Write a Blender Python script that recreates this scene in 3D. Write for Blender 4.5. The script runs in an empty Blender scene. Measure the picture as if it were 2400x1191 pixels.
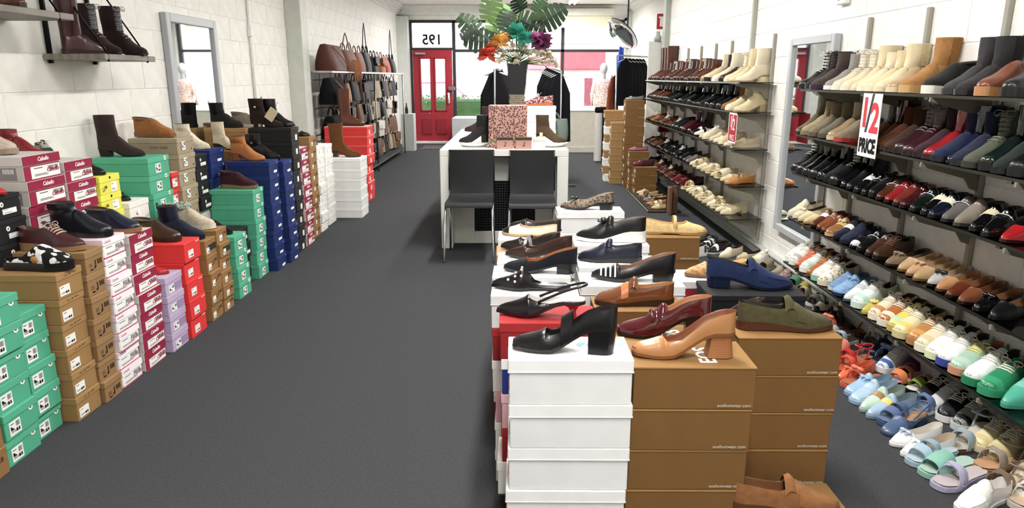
import bpy, math, random
import numpy as np
from mathutils import Vector, Matrix
R = math.radians
random.seed(7)
SC = bpy.context.scene
COL = SC.collection
# ---------------------------------------------------------------- camera, world, sun, lamps, exposure
cam_d = bpy.data.cameras.new('camera'); cam = bpy.data.objects.new('camera', cam_d); COL.objects.link(cam)
cam_d.sensor_width = 36.0; cam_d.lens = 36.0 * 1640.0 / 2400.0; cam_d.clip_start = 0.05; cam_d.clip_end = 200
cam.location = (0, 0, 1.45); cam.rotation_euler = (R(90 - 14.18), 0, R(0.42))
SC.camera = cam
SC.view_settings.view_transform = 'Standard'; SC.view_settings.look = 'None'
SC.view_settings.gamma = 1.0; SC.view_settings.use_curve_mapping = False
SC.view_settings.exposure = 0.0
w = bpy.data.worlds.new('world'); SC.world = w; w.use_nodes = True
nt = w.node_tree; bgn = nt.nodes['Background']
sky = nt.nodes.new('ShaderNodeTexSky'); sky.sky_type = 'NISHITA'; sky.sun_disc = False
sky.sun_elevation = R(48); sky.sun_rotation = R(200); sky.air_density = 1.0; sky.dust_density = 2.5
nt.links.new(sky.outputs[0], bgn.inputs[0]); bgn.inputs[1].default_value = 1.0
sun_d = bpy.data.lights.new('sun', 'SUN'); sun_d.energy = 12.0; sun_d.angle = R(2)
sun = bpy.data.objects.new('sun', sun_d); COL.objects.link(sun); sun.rotation_euler = (R(42), 0, R(-18))
LAMPS = [(0.15, -1.9), (0.15, 0.5), (0.15, 2.9), (0.15, 5.6), (0.15, 8.4), (0.15, 11.0), (-0.6, 14.3), (1.1, 14.3)]  # last two, by the shopfront, are added to brighten the ceiling and wall there
LAMP_W = 92.0
for (x, y) in LAMPS:
    d = bpy.data.lights.new('tube_light', 'AREA'); d.shape = 'RECTANGLE'; d.size = 0.16; d.size_y = 1.3
    d.energy = LAMP_W * (.62 if y < 0 else .78 if y < 1 else 0.88 if y < 4 else 1.0 if y < 12 else .85); d.color = (1.0, 0.985, 0.955)
    o = bpy.data.objects.new('tube_light', d); COL.objects.link(o); o.location = (x, y, 2.84)
# ---------------------------------------------------------------- helpers
def lin(h):
    h = h.lstrip('#'); c = [int(h[i:i + 2], 16) / 255 for i in (0, 2, 4)]
    c = [(v / 12.92 if v <= 0.04045 else ((v + 0.055) / 1.055) ** 2.4) ** 1.14 for v in c]; g = .3 * c[0] + .59 * c[1] + .11 * c[2]
    return tuple(v * .9 + g * .1 for v in c) + (1.0,)
MC = {}
def M(col, kind='leather', col2=None):
    key = (col, kind, col2)
    if key in MC: return MC[key]
    m = bpy.data.materials.new('%s_%s' % (kind, col.strip('#'))); m.use_nodes = True; MC[key] = m
    n = m.node_tree.nodes; L = m.node_tree.links; b = n['Principled BSDF']
    c = lin(col); c2 = lin(col2) if col2 else None
    P = dict(leather=(.30, .5, 60, .08), patent=(.1, .5, 20, .02), suede=(.92, .25, 160, .25), card=(.72, .3, 40, .04), gloss=(.32, .45, 30, .02),
             fabric=(.9, .2, 220, .3), rubber=(.6, .35, 50, .05), paint=(.55, .35, 30, .06), metal=(.28, .5, 30, .02), velvet=(.8, .4, 120, .3),
             snake=(.4, .5, 60, .2), cow=(.75, .3, 90, .2), croc=(.22, .5, 60, .3), leopard=(.6, .3, 60, .1), plastic=(.3, .5, 20, .01),
             wood=(.5, .4, 30, .08), carpet=(.97, .1, 300, .6), ink=(.7, .2, 20, 0), fur=(.95, .1, 200, .6), leaf=(.5, .4, 25, .1),
             knit=(.95, .15, 250, .5), stack=(.55, .4, 40, .05), emit=(.5, 0, 10, 0), grille=(.6, .4, 50, .1), mirror=(.02, .5, 1, 0), grad=(.6, .4, 30, .03))[kind]
    b.inputs['Roughness'].default_value = P[0]; b.inputs['Specular IOR Level'].default_value = P[1]
    b.inputs['Base Color'].default_value = c
    tc = n.new('ShaderNodeTexCoord')
    def noise(scale, detail=3):
        t = n.new('ShaderNodeTexNoise'); t.inputs['Scale'].default_value = scale; t.inputs['Detail'].default_value = detail
        L.new(tc.outputs['Object'], t.inputs['Vector']); return t
    def ramp(src, stops):
        r = n.new('ShaderNodeValToRGB'); e = r.color_ramp.elements
        while len(e) < len(stops): e.new(0.5)
        for i, (p, cc) in enumerate(stops): e[i].position = p; e[i].color = cc
        L.new(src, r.inputs[0]); L.new(r.outputs[0], b.inputs['Base Color']); return r
    dk = tuple(v * .82 for v in c[:3]) + (1,); lt = tuple(min(1, v * 1.12) for v in c[:3]) + (1,)
    if kind in ('snake', 'leopard'):
        t = n.new('ShaderNodeTexVoronoi'); t.inputs['Scale'].default_value = 95 if kind == 'snake' else 60; L.new(tc.outputs['Object'], t.inputs['Vector'])
        ramp(t.outputs['Distance'], [(0.0, c2), (0.42, c2), (0.52, c), (1, lt)] if kind == 'snake' else [(0, dk), (.25, c2), (.42, c2), (.5, c)])
    elif kind == 'cow':
        ramp(noise(28, 1).outputs[0], [(.0, c2), (.49, c2), (.51, c), (1, c)])
    elif kind == 'croc':
        t = n.new('ShaderNodeTexVoronoi'); t.inputs['Scale'].default_value = 110; L.new(tc.outputs['Object'], t.inputs['Vector'])
        ramp(t.outputs['Distance'], [(0, lt), (.5, c), (1, dk)])
    elif kind == 'stack':
        t = n.new('ShaderNodeTexWave'); t.bands_direction = 'Z'; t.inputs['Scale'].default_value = 55; t.inputs['Distortion'].default_value = .6
        L.new(tc.outputs['Object'], t.inputs['Vector']); ramp(t.outputs[0], [(0, dk), (.5, c), (1, lt)])
    elif kind == 'wood':
        t = n.new('ShaderNodeTexWave'); t.inputs['Scale'].default_value = 6; t.inputs['Distortion'].default_value = 6; t.inputs['Detail'].default_value = 3
        L.new(tc.outputs['Object'], t.inputs['Vector']); ramp(t.outputs[0], [(0, dk), (1, lt)])
    elif kind == 'grad':
        s = n.new('ShaderNodeSeparateXYZ'); L.new(tc.outputs['Generated'], s.inputs[0]); ramp(s.outputs[1], [(0, lin('#ffffff')), (.42, lin('#fff0f5')), (.62, c), (1, c2)])
    elif kind in ('suede', 'velvet', 'fabric', 'carpet', 'fur', 'knit'):
        ramp(noise(P[2] * .35, 4).outputs[0], [(.3, dk), (.7, lt)])
    elif kind in ('leather', 'card', 'leaf', 'paint', 'wood'):
        ramp(noise(9, 2).outputs[0], [(.25, tuple(v * .93 for v in c[:3]) + (1,)), (.75, tuple(min(1, v * 1.04) for v in c[:3]) + (1,))])
    if P[3] > 0:
        bp = n.new('ShaderNodeBump'); bp.inputs['Strength'].default_value = P[3]; bp.inputs['Distance'].default_value = .004
        L.new(noise(P[2] * (1 if kind != 'carpet' else 1.2), 2).outputs[0], bp.inputs['Height']); L.new(bp.outputs[0], b.inputs['Normal'])
    if kind in ('metal', 'mirror'): b.inputs['Metallic'].default_value = 1.0
    if kind == 'patent': b.inputs['Coat Weight'].default_value = .6; b.inputs['Coat Roughness'].default_value = .04
    if kind in ('suede', 'velvet', 'fur'):
        b.inputs['Sheen Weight'].default_value = .07; b.inputs['Sheen Roughness'].default_value = .5
    if kind == 'emit':
        b.inputs['Emission Color'].default_value = c; b.inputs['Emission Strength'].default_value = 3.0
    return m
def glass_mat(name, tint, gloss=.08, rough=.02):
    m = bpy.data.materials.new(name); m.use_nodes = True; n = m.node_tree.nodes; L = m.node_tree.links
    n.remove(n['Principled BSDF']); t = n.new('ShaderNodeBsdfTransparent'); t.inputs[0].default_value = tint
    g = n.new('ShaderNodeBsdfGlossy'); g.inputs['Roughness'].default_value = rough
    f = n.new('ShaderNodeFresnel'); f.inputs[0].default_value = 1.45
    x = n.new('ShaderNodeMixShader'); L.new(f.outputs[0], x.inputs[0]); L.new(t.outputs[0], x.inputs[1]); L.new(g.outputs[0], x.inputs[2])
    L.new(x.outputs[0], n['Material Output'].inputs[0]); return m
GLASS = glass_mat('window_glass', (.97, .98, .98, 1)); SHELFGLASS = glass_mat('shelf_glass', (.3, .32, .3, 1), rough=.06); CLEAR = glass_mat('clear_glass', (.86, .9, .88, 1))
MIRROR = M('#e8ecec', 'mirror')

def smooth(pts, n=5):
    P = [Vector(p) for p in pts]; Q = []
    for i in range(len(P) - 1):
        a, b, c, d = P[max(0, i - 1)], P[i], P[i + 1], P[min(len(P) - 1, i + 2)]
        for k in range(n):
            t = k / n; Q.append(.5 * ((2 * b) + (c - a) * t + (2 * a - 5 * b + 4 * c - d) * t * t + (3 * b - a - 3 * c + d) * t ** 3))
    return Q + [P[-1]]
class MB:
    """collects vertices and faces (with a material index) of one mesh"""
    def __init__(s): s.v = []; s.f = []; s.m = []
    def add(s, V, F, mi=0):
        o = len(s.v); s.v += [tuple(p) for p in V]; s.f += [tuple(i + o for i in f) for f in F]; s.m += [mi] * len(F); return s
    def box(s, x0, x1, y0, y1, z0, z1, mi=0, b=0.0):
        if b <= 0:
            V = [(x, y, z) for z in (z0, z1) for y in (y0, y1) for x in (x0, x1)]
            return s.add(V, [(0, 2, 3, 1), (4, 5, 7, 6), (0, 1, 5, 4), (2, 6, 7, 3), (0, 4, 6, 2), (1, 3, 7, 5)], mi)
        V = []; X = (x0, x1); Y = (y0, y1); Z = (z0, z1); sg = (1, -1)
        for k in (0, 1):
            for j in (0, 1):
                for i in (0, 1):
                    V += [(X[i], Y[j] + sg[j] * b, Z[k] + sg[k] * b), (X[i] + sg[i] * b, Y[j], Z[k] + sg[k] * b), (X[i] + sg[i] * b, Y[j] + sg[j] * b, Z[k])]
        def q(i, j, k, a): return (k * 4 + j * 2 + i) * 3 + a
        F = [(q(0,0,0,0), q(0,0,1,0), q(0,1,1,0), q(0,1,0,0)), (q(1,0,0,0), q(1,1,0,0), q(1,1,1,0), q(1,0,1,0)),
             (q(0,0,0,1), q(1,0,0,1), q(1,0,1,1), q(0,0,1,1)), (q(0,1,0,1), q(0,1,1,1), q(1,1,1,1), q(1,1,0,1)),
             (q(0,0,0,2), q(0,1,0,2), q(1,1,0,2), q(1,0,0,2)), (q(0,0,1,2), q(1,0,1,2), q(1,1,1,2), q(0,1,1,2))]
        for u in (0, 1):
            for v in (0, 1):
                F += [(q(u,v,0,0), q(u,v,1,0), q(u,v,1,1), q(u,v,0,1)), (q(u,0,v,0), q(u,0,v,2), q(u,1,v,2), q(u,1,v,0)), (q(0,u,v,1), q(1,u,v,1), q(1,u,v,2), q(0,u,v,2))]
        for k in (0, 1):
            for j in (0, 1):
                for i in (0, 1): F.append((q(i,j,k,0), q(i,j,k,1), q(i,j,k,2)))
        return s.add(V, F, mi)
    def tube(s, pts, r, n=6, mi=0, closed=False, cap=True):
        P = [Vector(p) for p in pts]; V = []; F = []; m = len(P); rr = r if hasattr(r, '__len__') else [r] * m
        for i, p in enumerate(P):
            a = P[(i + 1) % m] if (i + 1 < m or closed) else p; c = P[i - 1] if (i > 0 or closed) else p
            t = (a - c).normalized() if (a - c).length > 1e-9 else Vector((0, 0, 1))
            u = t.cross(Vector((0, 0, 1))) if abs(t.z) < .92 else t.cross(Vector((1, 0, 0))); u.normalize(); w_ = t.cross(u)
            V += [p + (u * math.cos(2 * math.pi * k / n) + w_ * math.sin(2 * math.pi * k / n)) * rr[i] for k in range(n)]
        for i in range(m if closed else m - 1):
            j = (i + 1) % m
            F += [(i * n + k, i * n + (k + 1) % n, j * n + (k + 1) % n, j * n + k) for k in range(n)]
        if cap and not closed: F += [tuple(range(n))[::-1], tuple((m - 1) * n + k for k in range(n))]
        return s.add(V, F, mi)
    def lathe(s, prof, c=(0, 0, 0), n=16, mi=0, sx=1, sy=1):
        V = []; F = []
        for (r, z) in prof:
            V += [(c[0] + sx * r * math.cos(2 * math.pi * k / n), c[1] + sy * r * math.sin(2 * math.pi * k / n), c[2] + z) for k in range(n)]
        for i in range(len(prof) - 1): F += [(i * n + k, i * n + (k + 1) % n, (i + 1) * n + (k + 1) % n, (i + 1) * n + k) for k in range(n)]
        return s.add(V, F, mi)
    def ball(s, c, r, n=8, m=5, mi=0, sc=(1, 1, 1)):
        V = []; F = []
        for i in range(m + 1):
            a = math.pi * i / m
            V += [(c[0] + sc[0] * r * math.sin(a) * math.cos(2 * math.pi * k / n), c[1] + sc[1] * r * math.sin(a) * math.sin(2 * math.pi * k / n), c[2] + sc[2] * r * math.cos(a)) for k in range(n)]
        for i in range(m): F += [(i * n + k, (i + 1) * n + k, (i + 1) * n + (k + 1) % n, i * n + (k + 1) % n) for k in range(n)]
        return s.add(V, F, mi)
    def grid(s, P, mi=0, closed=False):
        a = len(P); b = len(P[0]); V = [p for row in P for p in row]
        F = [(i * b + j, i * b + (j + 1) % b, (i + 1) * b + (j + 1) % b, (i + 1) * b + j) for i in range(a - 1) for j in range(b if closed else b - 1)]
        return s.add(V, F, mi)
    def mesh(s, name, smooth=True):
        me = bpy.data.meshes.new(name); me.from_pydata(s.v, [], s.f)
        for i in range(max(s.m) + 1 if s.m else 1): me.materials.append(None)
        if s.m: me.polygons.foreach_set('material_index', s.m)
        me.polygons.foreach_set('use_smooth', [smooth] * len(s.f)); me.update(); return me
def put(name, me, mats, parent=None, loc=(0, 0, 0), rot=(0, 0, 0), scale=(1, 1, 1)):
    o = bpy.data.objects.new(name, me); COL.objects.link(o); o.location = loc; o.rotation_euler = rot; o.scale = scale
    if parent is not None: o.parent = parent
    if not isinstance(mats, (list, tuple)): mats = [mats]
    for i, sl in enumerate(o.material_slots):
        sl.link = 'OBJECT'; sl.material = mats[min(i, len(mats) - 1)]
    return o
def tag(o, label, cat, group=None):
    o['label'] = label; o['category'] = cat
    if group: o['group'] = group
    return o
def root(name, label, cat, loc=(0, 0, 0), rz=0.0, group=None):
    o = bpy.data.objects.new(name, None); COL.objects.link(o); o.location = loc; o.rotation_euler = (0, 0, rz); o.empty_display_size = .05
    return tag(o, label, cat, group)
def struct(name, mb, mat, smooth=False):
    o = put(name, mb.mesh(name, smooth), mat); o['kind'] = 'structure'; return o
TX = {}
def text_mesh(s, size, shear=0.0, bold=0.0):
    k = (s, size, shear, bold)
    if k not in TX:
        c = bpy.data.curves.new('text', 'FONT'); c.body = s; c.size = size; c.shear = shear; c.align_x = 'CENTER'; c.align_y = 'CENTER'
        c.offset = bold; c.resolution_u = 3; c.extrude = .0003
        o = bpy.data.objects.new('text', c); COL.objects.link(o); dg = bpy.context.evaluated_depsgraph_get(); dg.update()
        me = bpy.data.meshes.new_from_object(o.evaluated_get(dg)); me.name = 'lettering'; me.materials.clear(); me.materials.append(None)
        bpy.data.objects.remove(o); bpy.data.curves.remove(c); TX[k] = me
    return TX[k]
ORD = ['', 'first', 'second', 'third', 'fourth', 'fifth', 'sixth', 'seventh', 'eighth', 'ninth', 'tenth', 'eleventh', 'twelfth', 'thirteenth', 'fourteenth', 'fifteenth',
       'sixteenth', 'seventeenth', 'eighteenth', 'nineteenth', 'twentieth', 'twenty-first', 'twenty-second', 'twenty-third', 'twenty-fourth', 'twenty-fifth', 'twenty-sixth',
       'twenty-seventh', 'twenty-eighth', 'twenty-ninth', 'thirtieth', 'thirty-first', 'thirty-second', 'thirty-third', 'thirty-fourth', 'thirty-fifth', 'thirty-sixth']
# ---------------------------------------------------------------- shoes
OUT = dict(round=[(0, .60), (.12, .70), (.3, .70), (.48, .76), (.66, .98), (.74, 1), (.84, .93), (.92, .74), (1, .55)],
           almond=[(0, .58), (.12, .68), (.3, .66), (.48, .72), (.64, .95), (.72, .97), (.82, .80), (.92, .50), (1, .26)],
           point=[(0, .58), (.12, .66), (.3, .62), (.48, .70), (.62, .92), (.70, .90), (.82, .58), (.92, .28), (1, .07)],
           square=[(0, .58), (.12, .68), (.3, .66), (.48, .74), (.64, .96), (.74, .96), (.86, .82), (.94, .68), (1, .56)])
def sst(a, b, x): t = min(1, max(0, (x - a) / (b - a))); return t * t * (3 - 2 * t)
class Last:
    def __init__(s, L=.255, W=.088, heel=.0, thk=.012, toe='almond', fill=False, wedge=False, th=1.0, spring=.004, inst=.086):
        s.L, s.W, s.heel, s.thk, s.toe, s.fill, s.wedge, s.th, s.spring, s.inst = L, W, heel, thk, toe, fill, wedge, th, spring, inst
    def base(s, t): return s.thk + s.heel * (1 - sst(.2, .66, t)) + s.spring * sst(.78, 1.0, t)
    def wid(s, t):
        p = OUT[s.toe]; v = float(np.interp(t, [a for a, _ in p], [b for _, b in p])) * s.W / 2
        if t < .1: v *= math.sqrt(max(.02, 1 - ((.1 - t) / .1) ** 2)) * .98 + .02
        if t > .95 and s.toe != 'point': v *= math.sqrt(max(.06, 1 - ((t - .95) / .05) ** 2))
        return v
    def arch(s, t):
        if s.inst >= .09: p = [(0, .07), (.4, .098), (.5, .092), (.58, .080), (.66, .066 * s.th), (.76, .050 * s.th), (.85, .040 * s.th), (.92, .031 * s.th), (.97, .022 * s.th), (1, .010 * s.th)]
        else: p = [(0, .07), (.4, s.inst), (.5, s.inst * .9), (.6, .064), (.7, .051 * s.th), (.8, .040 * s.th), (.9, .029 * s.th), (.96, .020 * s.th), (1, .009 * s.th)]
        return float(np.interp(t, [a for a, _ in p], [b for _, b in p]))
    def pt(s, t, deg, d=0.0, av=None):
        a = R(deg); h = av if av else s.arch(t); w_ = s.wid(t); ca = math.cos(a); sa = max(0.0, math.sin(a))
        y = math.copysign(abs(ca) ** .7 * (w_ + d), ca); z = s.base(t) + sa ** .8 * h + d * sa
        return (t * s.L, y, z)
    def sole(s, mb, hd, grow=1.05, top=.002):
        T = np.concatenate([[0, .012, .035, .07], np.linspace(.12, .9, 9 if hd else 6), [.95, .975, .992, 1.0]])
        P = []
        for t in T:
            w_ = s.wid(t) * grow + .001; x = (t - .5) * s.L * (1 + (grow - 1) * .45) + .5 * s.L; zt = s.base(t) + top
            zb = s.spring * sst(.8, 1, t) * .8 if (s.wedge or s.fill) else max(0, s.base(t) - s.thk)
            if s.fill and not s.wedge and .25 < t < .6: zb += .004
            P.append([(x, w_, zt), (x, w_ * .96, zb), (x, 0, zb), (x, -w_ * .96, zb), (x, -w_, zt), (x, 0, zt)])
        mb.grid(P, closed=True); n = len(P); mb.add(P[0], [tuple(range(6))]); mb.add(P[-1], [tuple(range(6))[::-1]]); return mb
    def upper(s, xt, tl, hd, boot=False, back=0.0):
        """grid of stations x profile; returns outer MB, lining MB, rim loop"""
        T = [0, .01, .03, .06, .1] + list(np.linspace(.17, xt - .05, 5 if hd else 3)) + [xt - .022, xt - .004, xt] + list(np.linspace(xt + .05, .9, 6 if hd else 4)) + [.95, .98, 1.0]
        T = [t for t in T if t >= back]; k = 6 if hd else 4; outer = []; inner = []; rim = []; up = MB(); li = MB()
        tx = [a for a, _ in tl]; ty = [b for _, b in tl]
        for t in T:
            op = t < xt - 1e-6; A = s.arch(t)
            if op:
                h = float(np.interp(t, tx, ty)); f = sst(xt - .16, xt, t); av = h * (1.35 * (1 - f) + 1.04 * f) if not boot else h * (1.42 * (1 - f) + 1.03 * f)
                av = max(av, h * 1.02); am = math.degrees(math.asin(min(1, (h / av) ** 1.25)))
            else: av = A; am = 90
            pos = [s.pt(t, am * j / k, 0, av) for j in range(k + 1)]; b = s.base(t) + .005; w_ = s.wid(t) * .86
            e = pos[-1]; ins = [e, (e[0], max(0, e[1] - .0025), e[2] - (.004 if op else .003)), (e[0], w_, b + .004), (e[0], 0, b)]
            if not op: ins = [e, (e[0], 0, e[2] - .003), (e[0], w_ * .9, b + .006), (e[0], 0, b)]
            outer.append(pos); inner.append(ins)
            if op: rim.append(e)
        neg = lambda p: (p[0], -p[1], p[2])
        up.grid(outer); up.grid([[neg(p) for p in r][::-1] for r in outer])
        z0 = outer[0]; up.add(z0 + [neg(p) for p in z0], [(j, j + 1, k + 2 + j, k + 1 + j) for j in range(k)])
        zt = outer[-1]; up.add(zt + [neg(p) for p in zt[:-1]][::-1], [tuple(range(2 * k + 1))])
        if not boot:
            ii = inner[:]; li.grid(ii); li.grid([[neg(p) for p in r][::-1] for r in ii])
            i0 = inner[0]; li.add(i0 + [neg(p) for p in i0], [(j + 4, j + 5, j + 1, j) for j in range(2)])
        return up, li, rim
    def shaft(s, up, rim, H, cx=.058, a=.056, b=.043, lean=.0, dip=.0, hd=True, flare=0.0, depth=.06):
        loop = rim[::-1] + [(p[0], -p[1], p[2]) for p in rim]; nl = 7 if hd else 4; zt = H + s.heel + s.thk
        def tgt(p, e):
            ph = math.atan2(p[1] / b, (p[0] - cx) / a); g = 1 + flare * e * e
            return cx + lean * e + a * g * math.cos(ph), b * g * math.sin(ph), ph
        rows = []
        for i in range(nl + 1):
            e = i / nl; bl = sst(0, .55, e); row = []
            for p in loop:
                x, y, ph = tgt(p, e); z = p[2] + (zt - dip * (.5 + .5 * math.cos(ph)) - p[2]) * e; row.append((p[0] + (x - p[0]) * bl, p[1] + (y - p[1]) * bl, z))
            rows.append(row)
        up.grid(rows, closed=True); s.rows = rows; s.cx = cx
        li = MB(); top = rows[-1]; cxx = sum(p[0] for p in top) / len(top); sh = lambda f, dz: [(cxx + (p[0] - cxx) * f, p[1] * f, p[2] + dz) for p in top]
        dp = min(.035, .5 * (H - .085)); li.grid([top, sh(.92, .0), sh(.84, -dp)], closed=True); li.add(sh(.84, -dp), [tuple(range(len(top)))]); return li
    def sp(s, phd, e, d=0.0):
        """point on the shaft surface: bearing in degrees (0 = front), e = 0 rim .. 1 top"""
        rows = s.rows; f = e * (len(rows) - 1); i = min(len(rows) - 2, int(f)); f -= i
        row = [tuple(rows[i][k][c] * (1 - f) + rows[i + 1][k][c] * f for c in range(3)) for k in range(len(rows[0]))]
        cx = sum(p[0] for p in row) / len(row); an = [math.degrees(math.atan2(p[1], p[0] - cx)) % 360 for p in row]
        o = sorted(range(len(row)), key=lambda k: an[k]); A = [an[k] for k in o]; A = [A[-1] - 360] + A + [A[0] + 360]; o = [o[-1]] + o + [o[0]]
        x, y, z = (float(np.interp(phd % 360, A, [row[k][c] for k in o])) for c in range(3)); q = math.hypot(x - cx, y) or 1
        return (x + (x - cx) / q * d, y + y / q * d, z)
    def spatch(s, mb, p0, p1, e0, e1, d=.0015, n=5, m=3):
        P = [[s.sp(p0 + (p1 - p0) * j / n, e0 + (e1 - e0) * i / m, d) for j in range(n + 1)] for i in range(m + 1)]; mb.grid(P); return mb
    def patch(s, mb, t0, t1, a0, a1, d=.0015, n=8, m=2, skew=0.0, av=None):
        P = [[s.pt(t0 + (t1 - t0) * i / m + skew * j / n, a0 + (a1 - a0) * j / n, d, av(t0 + (t1 - t0) * i / m) if av else None) for j in range(n + 1)] for i in range(m + 1)]
        Q = [[s.pt(t0 + skew * j / n, a0 + (a1 - a0) * j / n, d - .003, av(t0) if av else None) for j in range(n + 1)], P[0]]
        Z = [P[-1], [s.pt(t1 + skew * j / n, a0 + (a1 - a0) * j / n, d - .003, av(t1) if av else None) for j in range(n + 1)]]
        mb.grid(P); mb.grid(Q); mb.grid(Z); return mb
def heel_block(l, tx=.24, taper=.85, kind='block', n=10):
    mb = MB(); zt = l.heel + l.thk * .4; top = []; w0 = l.wid(.14)
    for i in range(n):
        a = math.pi * .5 + math.pi * i / (n - 1); top.append((l.L * .10 + l.L * .10 * math.cos(a) , w0 * math.sin(a)))
    top = top + [(l.L * tx, -w0 * .95), (l.L * tx, w0 * .95)]
    def ring(f, z, dx): c = l.L * .11; return [(c + (x - c) * f + dx, y * f, z) for x, y in top]
    if kind == 'kitten': R_ = [ring(1, zt, 0), ring(.45, zt * .7, .002), ring(.22, zt * .35, .004), ring(.26, .0, .003)]
    elif kind == 'flare': R_ = [ring(.8, zt, .0), ring(.86, zt * .5, 0), ring(1.0, 0, 0)]
    else: R_ = [ring(1, zt, 0), ring(taper, 0, .003)]
    mb.grid(R_, closed=True); mb.add(R_[-1], [tuple(range(len(top)))]); return mb
def bars(l, ts, a0=66, a1=114, r=.0022, hd=True):
    mb = MB()
    for t in ts: mb.tube([l.pt(t - .012 * abs(a - 90) / 24, a, .003) for a in np.linspace(a0, a1, 4)], r, 5)
    return mb
def bow_loops(mb, c, r=.016, tr=.0017):
    for sg in (1, -1):
        mb.tube([(c[0] + .004, c[1] + sg * (.004 + r * (1 - math.cos(a))), c[2] + r * .55 * math.sin(a) + .002) for a in np.linspace(0, 2 * math.pi, 9)], tr, 4)
        mb.tube([(c[0], c[1], c[2]), (c[0] + .01, c[1] + sg * .014, c[2] + .002), (c[0] + .022, c[1] + sg * .02, c[2] - .012)], tr, 4)
    return mb
ST = {}
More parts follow.
